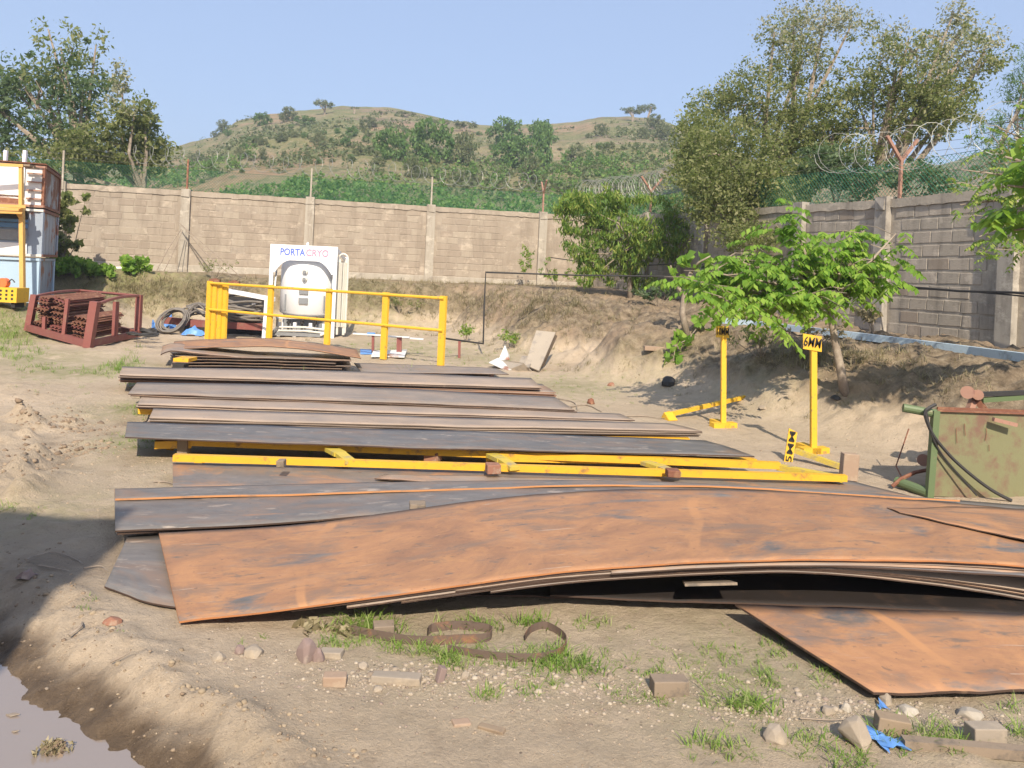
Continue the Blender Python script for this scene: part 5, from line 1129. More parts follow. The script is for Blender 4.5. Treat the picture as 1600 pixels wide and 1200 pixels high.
# ============================================================ sign posts
def frustum_base(p, par, w_=.30, mat=YELB, rz=.3):
    m = MB(); ax = Matrix.Rotation(rz, 3, 'Z'); X_ = ax @ Vector((1, 0, 0)); Y_ = ax @ Vector((0, 1, 0)); Z_ = Vector((0, 0, 1))
    m.box(p+Vector((0, 0, .02)), (w_, .10, .075), (X_, Y_, Z_)); m.box(p+Vector((0, 0, .03))+Y_*.08, (.10, .26, .06), (X_, Y_, Z_)); m.build('base', mat, par)
def sign(u, v, vt, board, text, label, Y=None, tsz=.1, lean=0, mat=YELB):
    p = pg(u, v); root = thing('sign_post', p, label, 'sign'); s = p.y/F
    frustum_base(p, root); top = px(u+lean, vt, p.y); m = MB(); m.bar(p, top, .055, .05, (0, 1, 0)); m.build('pole', mat, root)
    u0, v0, u1, v1, sk = board
    c_ = [px(u0, v1, p.y-.035), px(u1, v1+sk, p.y-.035), px(u1, v0+sk, p.y-.035), px(u0, v0, p.y-.035)]
    m = MB(); m.quad4(c_[0], c_[1], c_[2], c_[3], .012); m.build('board', mat, root)
    mid = sum(c_, Vector())/4; dx = (c_[1]-c_[0]).normalized(); up = (c_[3]-c_[0]).normalized(); o = textmesh('lettering', text, tsz, TXT, .003); o.parent = root
    n = dx.cross(up).normalized(); R_ = Matrix((dx, up, n)).transposed(); o.rotation_euler = R_.to_euler(); wd = o.dimensions.x; fx = (c_[1]-c_[0]).length*.90/max(wd, .01); fy = (c_[3]-c_[0]).length*.62/max(o.dimensions.y, .01)
    o.scale = (fx, fy, 1); o.location = mid-Vector(root['_o'])+n*.006
    return root
sign(1271, 708, 545, (1255, 521, 1284, 545, 5), '6MM', 'yellow sign post lettered 6MM on a T-shaped foot, at the edge of the slope', lean=0)
sign(1130, 668, 527, (1119, 509, 1139, 527, 1), '10MM', 'yellow sign post with a leaf-shaded board, left of the 6MM one', lean=.5, mat=YELB)
a = pg(1050, 655); root = thing('fallen_sign_post', a, 'yellow post lying on the slope behind the shaded sign post', 'post')
m = MB(); m.bar(a+Vector((0, 0, .06)), px(1188, 615, a.y+1.15), .05, .045); m.build('pole', YELB, root); m = MB(); m.bar(px(1042, 648, a.y)+Vector((0, 0, 0)), px(1050, 661, a.y-.1), .12, .09); m.bar(px(1044, 643, a.y), px(1049, 655, a.y), .04, .05, (0, 1, 0)); m.build('base', YELB, root)
m = MB(); m.bar(px(1172, 621, a.y+1.12), px(1192, 611, a.y+1.2), .09, .06); m.build('bracket', YELG, root)
a = pg(1237, 722); root = thing('fallen_sign', a, 'tipped-over yellow sign with black letters standing on edge left of the 6MM sign', 'sign')
Yv = a.y; c_ = [px(1225,722,Yv), px(1238,724,Yv), px(1246,676,Yv+.02), px(1233,669,Yv+.02)]
m = MB(); m.quad4(*c_, .01); m.build('board', YELB, root)
m = MB(); m.bar(px(1243,704,Yv+.02), px(1316,730,Yv-.25), .05, .045); m.build('pole', YELG, root)
o = textmesh('lettering', '5MM', .1, TXT, .003); o.parent = root; dx = (c_[3]-c_[0]).normalized(); up = -(c_[1]-c_[0]).normalized(); n = dx.cross(up).normalized(); o.rotation_euler = Matrix((dx, up, n)).transposed().to_euler()
fx = (c_[3]-c_[0]).length*.9/o.dimensions.x; fy = (c_[1]-c_[0]).length*.7/o.dimensions.y; o.scale = (fx, fy, 1); o.location = sum(c_, Vector())/4-Vector(root['_o'])+n*.006
# ============================================================ blue pipe and cables along the right wall
pts = []
for u, v, y in [(1120,500,12.2),(1180,506,12.),(1300,520,11.6),(1420,535,11.2),(1520,548,10.9),(1640,564,10.6)]:
    pts.append((u, v, pg(u, v, 6).y-.12))
kf = np.polyfit([q[0] for q in pts], [q[2] for q in pts], 1); pts = [px(u, v, min(y, float(np.polyval(kf, u))+.1)) for u, v, y in pts]
m = MB(); 
for a, b in zip(pts, pts[1:]): m.bar(a, b+(b-a)*.002, .10, .10)
tag(m.build('blue_channel', BLUP), 'long light blue steel channel lying on the bank at the foot of the grey wall', 'channel')
for k, (l, pp, r) in enumerate([('thick black cable strung along the grey wall', [(1395,447),(1440,450),(1500,455),(1580,457),(1660,462)], .02), ('second thinner cable just below the first on the grey wall', [(1400,450),(1450,452),(1510,455),(1580,461),(1660,470)], .012)]):
    m = MB(); P_ = []
    for u, v in pp:
        kk = (u-800)/F; t = (kk*RP[1]-RP[0])/(RD[0]-kk*RD[1]); y = RP[1]+RD[1]*t; P_.append(px(u, v, y-.35))
    m.tube(P_, r, 5); tag(m.build('wall_cable', BLK), l, 'cable')
m = MB(); P_ = [px(u, v, y-.4) for u, v, y in [(858,402,25),(900,408,23.5),(960,416,21.5),(1020,414,20),(1060,412,19)]]; m.tube(P_, .015, 5); tag(m.build('wall_cable', BLK), 'thin cable crossing behind the drooping bush to the wall corner', 'cable')
for (u, v, l, w_) in ((1013,455,'dark boulder at the wall foot right of the drooping bush, left one',30), (1033,455,'dark boulder at the wall foot beside the other, right one',28)):
    p = pg(u, v); s = p.y/F; m = MB(); m.lathe((p.x, p.y, p.z-.1), [(w_*s*.5, 0), (w_*s*.55, .12), (w_*s*.38, .28), (.05, .34)], 9); o = m.build('dark_boulder', BLK); tag(o, l, 'boulder')
# ============================================================ green skip box
Yg = 6.1; p0 = px(1452, 775, Yg); p1 = px(1462, 641, Yg); p2 = px(1720, 650, Yg+.2); p3 = px(1720, 786, Yg+.2)
dep = Vector((.12, .20, 0))
root = thing('skip_box', (p0.x+.6, p0.y, 0), 'green steel box with scratched rusty side and pipe handles at the right edge', 'metal box')
m = MB(); m.quad4(p0, p3, p2, p1, .012); m.build('front_plate', GRN, root)
m = MB(); m.quad4(p1+dep, p1, p0, p0+dep, .012); m.build('side_plate', GRN, root); m = MB(); m.quad4(p0+dep, p3+dep, p3, p0, .01, Vector((0, 0, -1))); m.build('floor_plate', GRN, root)
m = MB(); m.quad4(p3+dep, p0+dep, p1+dep, p2+dep, .012); m.build('back_plate', RUSTY, root)
m = MB(); m.bar(p1+Vector((0, -.012, .0)), p2+Vector((0, -.012, 0)), .03, .012); m.build('rim', RUSTY, root)
m = MB(); m.bar(p0+Vector((-.012, -.02, -.01)), p1+Vector((-.012, -.02, .0)), .05, .05, (0, 1, 0)); m.build('corner_post', GRNP, root)
m = MB(); m.tube([px(1411,637,Yg+.05), px(1466,647,Yg-.01)], .034, 12); m.build('handle_pipe', GRNP, root, smooth=False)
m = MB(); m.tube([px(1401,752,Yg+.25), px(1450,770,Yg)], .040, 12); m.build('handle_pipe', GRNP, root)
rs = random.Random(9)
m = MB(); m.bar(px(1552,655,Yg-.01), px(1588,664,Yg-.0), .03, .03); m.build('weld_bracket', RUSTP, root)
for i in range(4):
    u = rs.uniform(1490, 1600); v = rs.uniform(650, 700); L = rs.uniform(8, 30); 
    if i % 3 == 0: L *= 1.8
    m = MB(); yo = Yg+.2*(u-1457)/263-.016; m.tube([px(u, v, yo), px(u+rs.uniform(-1, 1), v+L*.5, yo), px(u+rs.uniform(-1.5, 1.5), v+L, yo)], .0025, 4); m.build('rust_run', RUSTY, root)
root = thing('hydraulic_arm', px(1540, 640, Yg+.6), 'rusty pivoted steel arm standing behind the green box', 'steel arm')
m = MB(); m.tube([px(1512,613,Yg+.45), px(1512,613,Yg+.6)], .055, 14); m.tube([px(1528,617,Yg+.5), px(1528,617,Yg+.65)], .045, 14); m.build('pivot', RUSTP, root)
m = MB(); m.bar(px(1532,616,Yg+.55), px(1640,612,Yg+.7), .05, .035); m.build('arm_bar', BLK, root); m = MB(); m.bar(px(1534,625,Yg+.55), px(1640,618,Yg+.7), .04, .04); m.build('arm_bar', GRNP, root)
m = MB(); m.bar(px(1522,620,Yg+.6), px(1556,662,Yg+.5), .06, .05); m.build('strut', RUSTY, root); m = MB(); m.bar(px(1522,622,Yg+.62), px(1512,648,Yg+.5), .05, .05, (0, 1, 0)); m.build('strut', RUSTP, root)
root = thing('pivot_bracket', px(1445, 728, Yg+.3), 'rusty round pivot sticking out left of the green box', 'bracket')
m = MB(); m.tube([px(1443,719,Yg+.25), px(1443,719,Yg+.4)], .05, 14); m.bar(px(1443,719,Yg+.35), px(1464,718,Yg+.35), .06, .055); m.build('pivot', RUSTP, root)
m = MB(); m.tube([px(1456,733,Yg+.2), px(1430,738,Yg+.2), px(1408,748,Yg+.2), px(1394,760,Yg+.2)], .016, 6); m.build('curved_bar', RUSTY, root)
for l, pp, r in (('thick black hose draped over the green box front', [(1462,632),(1446,642),(1452,668),(1478,705),(1515,740),(1560,772),(1580,782)], .014), ('thinner black hose hanging across the green box front', [(1448,645),(1456,680),(1475,715),(1498,742),(1526,774)], .007), ):
    m = MB(); m.tube([q_ for q_ in resample([px(u, v, Yg-.045-.02*(u < 1460)) for u, v in pp], 24)], r, 6); tag(m.build('hose', BLK), l, 'hose')
m = MB(); m.tube([px(1420,670,Yg+.8), px(1408,705,Yg+.7), px(1400,728,Yg+.6), px(1410,748,Yg+.4)], .006, 4); tag(m.build('rusty_rod', RUSTY), 'thin rusty rod standing left of the green box', 'rod')
# ============================================================ foreground things
def strip(pts, h, mat, label, name='steel_strip'):
    P_ = resample([p for p in pts], 40); V = []
    for p in P_: V += [p, p+Vector((0, 0, h))]
    V2 = []; 
    for i, p in enumerate(P_):
        d = (P_[min(i+1, 40)]-P_[max(i-1, 0)]); n = Vector((d.y, -d.x, 0)).normalized()*.003; V2 += [p+n, p+n+Vector((0, 0, h))]
    k = len(V); f = []
    for i in range(40): a = 2*i; f += [(a, a+2, a+3, a+1), (k+a+1, k+a+3, k+a+2, k+a), (a+1, a+3, k+a+3, k+a+1)]
    return tag(MB().add(V+V2, f).build(name, mat), label, 'steel strip')
def gp(u, v, dz=0): p = pg(u, v); p.z += dz; return p
strip([gp(548,992,.0),(gp(590,1002)),gp(650,1010),gp(720,1008),gp(764,1002),gp(767,994),gp(745,989),gp(700,987),gp(672,990),gp(668,998)], .040, STRIP, 'flat steel strip curled into a loop in the grass, left one')
strip([gp(700,1020,.0),gp(740,1028),gp(800,1036),gp(850,1034),gp(878,1024),gp(883,1005),gp(868,990),gp(850,984,.0),gp(832,990),gp(820,1002)], .034, STRIP, 'rust-brown steel strip bent into a hook in the grass, right one')
def gblock(u, v, w_, h_, d, mat, label, name, cat, rz=0., tilt=0.):
    p = pg(u, v); s = p.y/F; ax = Matrix.Rotation(rz, 3, 'Z') @ Matrix.Rotation(tilt, 3, 'Y'); X_, Y_, Z_ = (ax @ Vector(q) for q in ((1, 0, 0), (0, 1, 0), (0, 0, 1)))
    m = MB(); m.box(p+Vector((0, d/2, h_*s/2-.006)), (w_*s, d, h_*s), (X_, Y_, Z_), .003); o = m.build(name, mat); bv = o.modifiers.new('b', 'BEVEL'); bv.width = .004; bv.segments = 2; return tag(o, label, cat)
def rock(u, v, w_, h_, mat, label, seed, name='stone', cat='stone', flat=1.):
    p = pg(u, v); s = p.y/F; rr = random.Random(seed); import bmesh
    bm = bmesh.new(); 
    for i in range(30):
        a = rr.uniform(0, 2*pi); z = rr.uniform(-.35, 1); q_ = math.sqrt(max(.05, 1-max(0, z)**2)); bm.verts.new((p.x+cos(a)*q_*w_*s*.5*rr.uniform(.8, 1.1), p.y+sin(a)*q_*w_*s*.45*rr.uniform(.8, 1.1), p.z+z*h_*s*.95))
    r_ = bmesh.ops.convex_hull(bm, input=bm.verts); bmesh.ops.delete(bm, geom=[e for e in r_['geom_interior'] if isinstance(e, bmesh.types.BMVert)], context='VERTS')
    me = bpy.data.meshes.new(name); bm.transform(Matrix.Translation(-p)); bm.to_mesh(me); bm.free(); me.materials.append(mat); o = bpy.data.objects.new(name, me); o.location = p; COL.objects.link(o)
    bv = o.modifiers.new('b', 'BEVEL'); bv.width = w_*s*.05; bv.segments = 2; bv.limit_method = 'NONE'
    return tag(o, label, cat)
gblock(597, 998, 32, 19, .06, WOODG, 'grey wood block in the grass behind the left end of the curled strip', 'wood_block', 'block', .2)
gblock(1048, 1091, 56, 24, .07, WOODG, 'grey-brown wood block lying alone in front of the dark gap, in the centre right foreground', 'wood_block', 'block', .12)
rock(478, 1033, 34, 36, STONEP, 'pointed purple-grey stone left of the steel strips', 1); rock(497, 1035, 20, 20, STONEP, 'smaller flat stone leaning right of the pointed purple one', 2)
gblock(515, 1030, 36, 10, .05, STONE, 'flat slab of grey stone just right of the pointed purple stone', 'stone_slab', 'stone', -.1)
gblock(521, 1076, 36, 17, .05, BRICKP, 'half-buried pale brick below the pointed purple stone', 'brick_lump', 'brick', .1)
gblock(618, 1072, 78, 13, .06, STONE, 'long half-buried grey stone slab right of the pale brick', 'stone_slab', 'stone', -.05)
gblock(688, 1070, 12, 24, .03, STONEP, 'narrow upright stone chip right of the long buried slab', 'stone_chip', 'stone', .5, .3)
rock(590, 1082, 18, 7, STONE, 'small pale pebble below the long buried slab', 3); rock(341, 1029, 22, 11, STONE, 'small dark stone on the bare ground left of the pair of stones', 4)
rock(395, 1022, 36, 14, STONE, 'rounded half-sunk stone under the left end of the arched plate', 5); rock(374, 1022, 18, 14, STONEP, 'small upright stone against the rounded half-sunk one', 6)
rock(176, 976, 30, 11, BRICK, 'reddish brick chip on bare ground at the left of the arched plate corner', 7)
rock(567, 1046, 18, 10, STONE, 'little blue-grey stone in the gravel below the curled strip', 8); rock(726, 1060, 14, 11, STONE, 'little dark stone in the gravel below the hooked strip', 9)
gblock(720, 1136, 28, 7, .04, BRICKP, 'small half-buried brick at the bottom middle', 'brick_lump', 'brick', .3); gblock(768, 1148, 44, 8, .03, WOOD, 'thin wood splinter at the bottom middle right of the small brick', 'wood_splinter', 'wood', -.35)
rock(1211, 1155, 40, 26, STONE, 'grey stone in the bottom right, left one of the larger stones', 10); rock(1334, 1163, 52, 46, STONE, 'largest grey-green stone in the bottom right beside the blue plastic', 11)
gblock(1399, 1157, 50, 26, .06, WOOD, 'square wooden-brown brick right of the blue plastic', 'brick_lump', 'brick', -.15, .1); gblock(1548, 1170, 54, 28, .06, STONE, 'pale concrete lump at the bottom right above the long plank', 'concrete_lump', 'concrete', .1)
rock(1383, 1101, 22, 20, STONE, 'dark stone just below the corner of the orange front plate', 12); rock(1294, 1115, 22, 15, STONE, 'greenish stone in the gravel left of the blue chip', 13); rock(1516, 1122, 40, 16, CONC, 'pale crumbly rubble lump below the front plate', 14); rock(1322, 1112, 18, 13, CONC, 'pale stone left of the blue chip', 15); rock(1418, 1114, 34, 11, CONC, 'low pale rubble lump right of the blue chip', 16)
rag(1363, 1156, 34, 8, TARP, 'torn blue plastic scrap between the two larger stones, bottom right', 21, 'plastic_scrap', 'plastic', n=5); rag(1396, 1170, 40, 8, TARP, 'second torn blue plastic scrap left end of the long plank', 22, 'plastic_scrap', 'plastic', n=5); rag(1381, 1111, 14, 5, TARP, 'tiny blue plastic chip under the front plate corner', 23, 'plastic_scrap', 'plastic', n=4)
rag(40, 905, 24, 16, STONEP, 'crumpled pinkish wrapper in the mud at the left edge', 25, 'wrapper', 'wrapper', n=5)
a = gp(1410, 1172, .02); b = gp(1600, 1188, .02); m = MB(); m.bar(a, a+(b-a)*1.5, .04, .035); o = m.build('plank', WOODG); tag(o, 'long grey-brown plank along the bottom right edge', 'plank')
root = thing('leaf_litter', gp(500, 985), 'crumpled dry brown leaves at the left of the grass under the arched plate', 'dry leaves')
V, Q = leaves([gp(u, v, .015)[:] for u, v in ((470,985),(488,980),(500,983),(515,990),(535,992),(545,998),(480,990))], .03, 9, .05, .6, 0, np.random.default_rng(6)); npmesh('leaf', V, Q, L_DRY, root, kind='stuff')
def twig(pts, l, r=.005):
    m = MB(); m.tube(resample([gp(u, v, .012) for u, v in pts], 10), [r*(1-.06*i) for i in range(11)], 5); tag(m.build('twig', BARK), l, 'twig')
twig([(42,880),(60,872),(80,868),(105,872),(130,884)], 'dark bent twig in the shadow at the left'); twig([(60,888),(85,892),(108,896)], 'short twig just below the bent twig in the shadow'); twig([(130,893),(155,889),(168,896)], 'thin twig at the right edge of the shadow', .004)
twig([(172,1040),(190,1036),(205,1026)], 'twig on the bare ground above the ditch', .005); twig([(108,1000),(125,985),(128,978)], 'stubby stick on the ditch lip, pointing up', .008); twig([(240,755),(262,757),(275,760)], 'thin twig left of the purple-brown plate', .006)
twig([(1250,1128),(1300,1134),(1340,1131)], 'thin stick in the gravel near the bottom right', .004); twig([(880,640),(915,634),(940,645)], 'dark bent stick at the right end of the rear plate rows', .012)
twig([(870,624),(888,628),(903,643)], 'thin rod at the right end of the dark-grey plate', .008); twig([(965,652),(1010,652),(1042,656)], 'long dark rod on the ground behind the taupe plates', .010)
rock(923, 632, 14, 10, RUSTY, 'rusty lump on the ground right of the rear plate rows', 31); rock(1044, 602, 26, 14, BLK, 'dark scrap lying on the slope left of the shaded sign post', 32); rock(955, 603, 12, 6, BRICK, 'reddish chip high on the slope', 33)
gblock(1025, 552, 36, 7, .1, BRICKP, 'broken flat bricks bedded in the bank above the slope', 'brick_lump', 'brick'); rock(1192, 640, 14, 6, STONE, 'pale stone behind the fallen post', 34); rock(1305, 628, 16, 6, BLK, 'dark chip at the foot of the young tree', 35)
rock(1310, 572, 18, 22, BRICKP, 'reddish stone in the hollow beside the young tree trunk', 36)
mm = [(1352,705),(1170,663),(1240,655),(1100,680)]
# ------------------------------------------------------------ gravel and clods
rg = np.random.default_rng(55)
def pebbles(name, label, spots, n, s0, s1, mat, emb=.35):
    ph = (1+5**.5)/2; base = np.array([(-1, ph, 0), (1, ph, 0), (-1, -ph, 0), (1, -ph, 0), (0, -1, ph), (0, 1, ph), (0, -1, -ph), (0, 1, -ph), (ph, 0, -1), (ph, 0, 1), (-ph, 0, -1), (-ph, 0, 1)])/1.9
    tri = np.array([(0, 11, 5), (0, 5, 1), (0, 1, 7), (0, 7, 10), (0, 10, 11), (1, 5, 9), (5, 11, 4), (11, 10, 2), (10, 7, 6), (7, 1, 8), (3, 9, 4), (3, 4, 2), (3, 2, 6), (3, 6, 8), (3, 8, 9), (4, 9, 5), (2, 4, 11), (6, 2, 10), (8, 6, 7), (9, 8, 1)])
    w_ = np.array([q[4] for q in spots], float); w_ /= w_.sum()
    k = rg.choice(len(spots), n, p=w_); P_ = []
    for sp in range(len(spots)):
        c = int((k == sp).sum()); 
        if not c: continue
        u, v, ru_, rv_, _ = spots[sp]; uu = u+rg.normal(size=c)*ru_; vv = v+rg.normal(size=c)*rv_
        du, dv = uu-800, HV-np.clip(vv, 470, 1290); y_ = du*sr+dv*cr; Y = -CH*F/y_; X = (du*cr-dv*sr)/F*Y
        P_.append(np.stack([X, Y], 1))
    P_ = np.concatenate(P_); H = hgt(P_[:, 0], P_[:, 1]); n = len(P_); s = s0+(s1-s0)*rg.random(n)**3
    s *= np.clip(P_[:, 1]/3.5, .7, 2.2)
    VV = base[None]*(s[:, None, None])*(.6+.7*rg.random((n, 12, 3)))*np.array([1, 1, .7]); a = rg.random(n)*6.3; ca, sa = np.cos(a), np.sin(a)
    x = VV[..., 0]*ca[:, None]-VV[..., 1]*sa[:, None]; y = VV[..., 0]*sa[:, None]+VV[..., 1]*ca[:, None]
    VV = np.stack([x+P_[:, 0:1], y+P_[:, 1:2], VV[..., 2]+H[:, None]-s[:, None]*.10], -1).reshape(-1, 3)
    o = npmesh(name, VV, (tri[None]+(np.arange(n)*12)[:, None, None]).reshape(-1, 3), mat); return tag(o, label, 'gravel', kind='stuff')
def rimat(name, cols):
    t = NT(name); g_ = t.nd('ShaderNodeNewGeometry'); c_ = t.ramp(g_.outputs['Random Per Island'], [(i/(len(cols)-1), c) for i, c in enumerate(cols)]); return t.fin(c_, .9, 0, .2)
GRV = rimat('pebble', [(.20, .155, .12), (.28, .225, .17), (.33, .27, .205), (.40, .34, .265), (.24, .18, .15)]); LCL = rimat('lip_clod', [(.22, .165, .11), (.30, .235, .16), (.36, .28, .2)]); CLD = rimat('clod', [(.24, .18, .125), (.33, .255, .18), (.38, .30, .215)]); MUDC = rimat('mud_clod', [(.18, .13, .09), (.24, .175, .12), (.30, .23, .16)])
pebbles('gravel', 'pale gravel and pebbles spread over the bare ground in front', [(620,1055,90,14,3), (900,1075,160,18,3), (1250,1105,140,14,3), (400,1030,80,20,.7), (800,1050,250,40,1.5), (1480,1120,80,20,1.5)], 3300, .002, .013, GRV)
pebbles('pale_chips', 'whitish chips of broken concrete lying in a band in front of the plates', [(600,1045,60,8,2), (760,1050,90,10,3), (900,1060,70,10,1.5), (1340,1108,60,8,2), (1180,1085,50,10,1), (1500,1125,40,8,1.2), (1250,1095,60,10,1)], 500, .005, .022, GRV)
pebbles('soil_crumbs', 'small crumbs of dry soil scattered on the yard', [(700,1120,400,50,2), (150,700,110,50,2), (60,640,80,30,1), (200,780,90,60,1), (900,1150,300,40,1), (1100,620,120,40,1), (1350,700,80,60,1)], 2200, .002, .008, CLD)
pebbles('lip_clods', 'crumbled lumps of earth along the broken edge of the ditch', [(150,985,40,14,1), (240,1040,40,14,1), (330,1080,40,14,1), (430,1120,40,16,1.3), (520,1165,40,16,1.3), (90,930,30,14,.7)], 170, .004, .022, LCL)
pebbles('mud_clods', 'dark damp clods along the ditch and in the shadow', [(60,940,50,40,3), (20,860,30,40,2), (120,1010,60,16,1.5), (260,1090,70,30,1.5), (480,1160,70,24,2), (330,1170,80,24,1)], 350, .003, .013, MUDC)
pebbles('rut_clods', 'clods thrown up along the wheel ruts on the left', [(110,695,36,7,2), (110,656,16,7,1), (50,657,20,5,1), (30,730,30,14,1.4), (130,665,26,6,1)], 420, .004, .020, MUDC)
# ------------------------------------------------------------ grass
def grass(name, label, spots, bl, mat, wid=.0035, seed=1):
    rg = np.random.default_rng(seed); A = []; Hs = []
    for (u, v, ru_, rv_, n, h) in spots:
        nt_ = max(1, n//14)
        for q in range(nt_):
            uu = u+rg.normal()*ru_; vv = v+rg.normal()*rv_
            try: p = pg(uu, vv)
            except Exception: continue
            k = 14; r_ = rg.normal(size=(k, 2))*.028*(h/.08)**.6
            A.append(np.stack([p.x+r_[:, 0], p.y+r_[:, 1]], 1)); h_ = h*(.5+.7*rg.random()); Hs += [h_*(.35+.9*rg.random()) for _ in range(k)]
    P_ = np.concatenate(A); Hs = np.array(Hs); n = len(P_); z = hgt(P_[:, 0], P_[:, 1])-.004; a = rg.random(n)*6.3; ln = rg.random(n)*1.5+.3
    d = np.stack([np.cos(a), np.sin(a)], 1); sd2 = np.stack([-np.sin(a), np.cos(a)], 1)*(wid*(.5+Hs*5)*.8)[:, None]
    def pt(t, w_): 
        xy = P_+d*(ln*Hs*t**1.7)[:, None]+sd2*w_; return np.concatenate([xy, (z+Hs*(t-.25*ln*t*t))[:, None]], 1)
    V = np.stack([pt(0, 1), pt(0, -1), pt(.55, -.8), pt(.55, .8), pt(1, .05), pt(1, -.05)], 1).reshape(-1, 3)
    q = np.array([(0, 1, 2, 3), (3, 2, 5, 4)]); Fq = (q[None]+(np.arange(n)*6)[:, None, None]).reshape(-1, 4)
    return tag(npmesh(name, V, Fq, mat), label, 'grass', kind='stuff')
grass('grass', 'fresh green grass tufts in front of and between the steel plates', [
 (560,985,26,4,330,.075),(735,980,30,4,200,.06),(832,975,16,4,150,.06),(930,978,30,5,60,.05),(700,1030,30,9,420,.055),(620,1010,40,10,260,.05),(870,1035,35,10,420,.06),(920,1048,14,5,120,.06),(770,1088,9,3,110,.045),(845,1085,28,5,110,.035),(545,1008,22,5,140,.04),
 (1158,1105,26,6,230,.06),(1120,1165,22,5,150,.05),(1255,1160,22,6,120,.05),(1060,1050,70,22,300,.03),(1170,1045,50,25,240,.03),(1215,1000,22,12,120,.04),(1300,1065,14,10,70,.05),(1150,1080,40,8,110,.03),(1440,1150,50,10,260,.06),(1480,1165,30,5,140,.05),(1330,1190,30,8,110,.05),(1590,1148,14,6,110,.06),(1020,1095,20,6,100,.035),(1000,1060,60,20,160,.03),(1580,1110,16,5,50,.05),(1190,1060,12,4,60,.045),(1250,1185,60,10,90,.045),
 (430,697,60,3,330,.07),(560,705,60,3,260,.06),(280,691,20,3,70,.06),(215,690,18,8,170,.05),(205,640,12,8,150,.05),(222,650,10,4,90,.08),(300,655,25,2,90,.08),(420,601,20,2,80,.17),(475,600,26,2,260,.2),(640,590,12,2,140,.2),(500,582,40,2,160,.17),(310,660,30,1,80,.16),(240,595,30,2,60,.14),(350,597,90,3,70,.06),(640,612,60,3,60,.06),(215,600,8,4,70,.08),
 (190,578,14,6,420,.12),(150,582,24,5,320,.09),(60,577,22,5,220,.09),(205,560,8,8,120,.14),(20,520,22,18,900,.16),(50,555,20,8,240,.1),(5,545,10,12,260,.14),(215,430,22,3,180,.12),(165,430,30,2,150,.12),(270,430,25,2,90,.08),
 (760,560,30,6,130,.06),(640,545,50,8,330,.07),(560,545,14,8,130,.07),(880,600,45,14,420,.035),(900,620,30,8,120,.035),(700,570,50,5,60,.05),(8,800,14,8,90,.05),(60,805,25,6,60,.03),(125,945,10,4,30,.03),(430,740,30,3,20,.04),(500,1000,300,40,90,.03)], .08, L_GR, seed=3)
grass('dry_grass', 'dry straw-coloured grass hanging over the banks', [
 (250,455,70,10,2600,.20),(300,475,60,16,2000,.18),(560,460,90,10,2600,.18),(600,490,80,18,2200,.15),(760,470,60,20,2000,.17),(860,480,40,18,1700,.18),(950,490,30,14,700,.16),(780,520,50,18,900,.12),(1250,560,40,10,700,.13),(1300,560,40,12,700,.13),(1360,560,50,12,600,.11),(1150,545,60,20,600,.1),(1480,600,60,20,500,.1),(1110,600,60,20,300,.06),(1330,620,60,20,220,.06),(900,560,50,20,400,.1),(700,442,120,4,1500,.14),(480,440,80,3,900,.14),(130,455,40,14,500,.16)], .1, L_DRY, wid=.004, seed=4)
grass('creeping_grass', 'sparse creeping grass thinly covering bare soil in front and on the slope', [
 (1150,1030,60,26,520,.022),(1060,1070,60,20,300,.02),(890,600,50,16,700,.03),(950,1010,60,20,160,.02),(1240,1160,90,20,260,.024),(900,1060,60,14,160,.02),(1000,605,80,22,300,.025),(760,560,70,12,500,.05),(640,545,60,10,700,.06),(210,690,24,20,300,.025),(90,600,60,10,260,.04)], .02, L_GR, wid=.0025, seed=9)
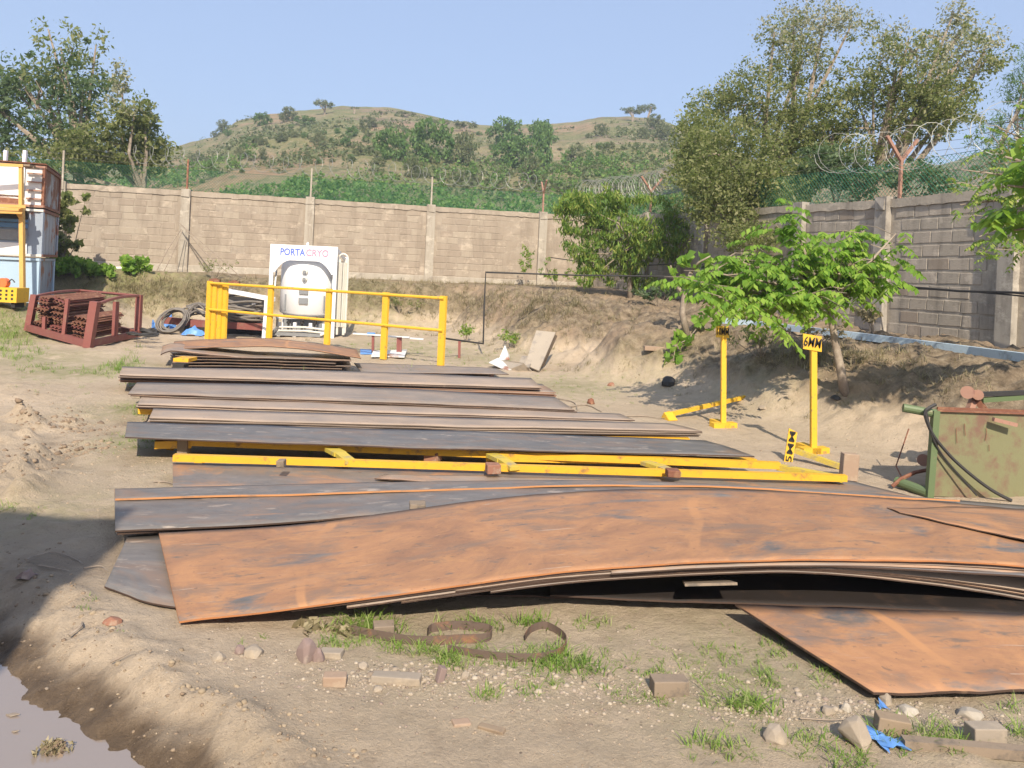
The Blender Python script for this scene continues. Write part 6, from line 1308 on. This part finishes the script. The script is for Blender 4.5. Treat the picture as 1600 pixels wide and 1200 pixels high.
# debris floating on the puddle
for (u, v, w_, l, sd3) in ((82,1172,44,'clump of mud and straw standing in the puddle',41), (20,1118,22,'dark leaf floating on the puddle, upper one',42), (24,1144,12,'small leaf floating on the puddle under the larger one',43)):
    p = pz(u, v, -.13); s = p.y/F; rr = np.random.default_rng(sd3); root = None; m = MB()
    if w_ > 40:
        root = thing('mud_clump', p, l, 'mud clump'); V, Q = leaves([(p.x+w_*s*.3*rr.normal(), p.y+w_*s*.25*rr.normal(), p.z+.008) for _ in range(26)], .012, 10, .022, .35, 0, rr); npmesh('straw', V, Q, L_DRY, root, kind='stuff'); V, Q = leaves([(p.x+w_*s*.2*rr.normal(), p.y+w_*s*.2*rr.normal(), p.z+.004) for _ in range(20)], .014, 14, .02, .8, 0, rr); npmesh('mud', V, Q, MUDC, root, kind='stuff'); continue
        m.lathe((p.x, p.y, p.z-.03), [(w_*s*.6, 0), (w_*s*.5, .035), (w_*s*.25, .06), (.004, .075)], 16); m.v = [(x+.011*rr.normal(), y+.011*rr.normal(), z+.010*rr.normal()) for x, y, z in m.v]
    else: m.quad4(p+Vector((-w_*s*.5, 0, .004)), p+Vector((0, -w_*s*.25, .006)), p+Vector((w_*s*.5, 0, .008)), p+Vector((0, w_*s*.25, .004)), .003)
    tag(m.build('mud_clump' if w_ > 40 else 'leaf', MUDC if w_ > 40 else BARK), l, 'mud clump' if w_ > 40 else 'leaf')
# ============================================================ workshop behind the camera that throws the shadow at the lower left
root = thing('workshop', (-6.7, -4.7, 0), 'grey workshop building behind the photographer, its corner shading the lower left ground', 'building')
WX0, WX1, WY0, WY1, WH = -12., -1.7, -8., -1.5, 5.05
for a_, b_ in (((WX0, WY1), (WX1, WY1)), ((WX1, WY1), (WX1, WY0)), ((WX0, WY0), (WX1, WY0)), ((WX0, WY1), (WX0, WY0))):
    m = MB(); m.bar((*a_, WH/2-.2), (*b_, WH/2-.2), .15, WH-.05); m.build('wall', CONC, root)
m = MB(); m.box(((WX0+WX1)/2, (WY0+WY1)/2, WH-.1), (WX1-WX0+.1, WY1-WY0+.1, .15)); m.build('roof', GREY, root)
m = MB(); m.box((-4.2, WY1+.09, 1.2), (2.6, .04, 2.9)); d_ = m.build('door', BLUC, root); d_['_o'] = root['_o']
m = MB(); m.box((-3.2, WY1+.13, 1.1), (.05, .05, .3)); h_ = m.build('handle', GREY, d_)
# ------------------------------------------------------------ tidy
for o in bpy.data.objects:
    if '_o' in o: del o['_o']

hz = NT('haze_air'); hz.n.remove(hz.b); pv = hz.nd('ShaderNodeVolumePrincipled'); pv.inputs['Color'].default_value = (.80, .88, 1, 1); pv.inputs['Density'].default_value = HAZE; pv.inputs['Anisotropy'].default_value = .2
hz.lk(pv.outputs[0], hz.n['Material Output'].inputs['Volume'])
m = MB(); m.box((0, 100, 22), (700, 360, 50)); o = m.build('haze', hz.m, None, origin=(0, 100, 22)); o['kind'] = 'stuff'; o['label'] = 'thin pale haze in the air over the yard and hill'
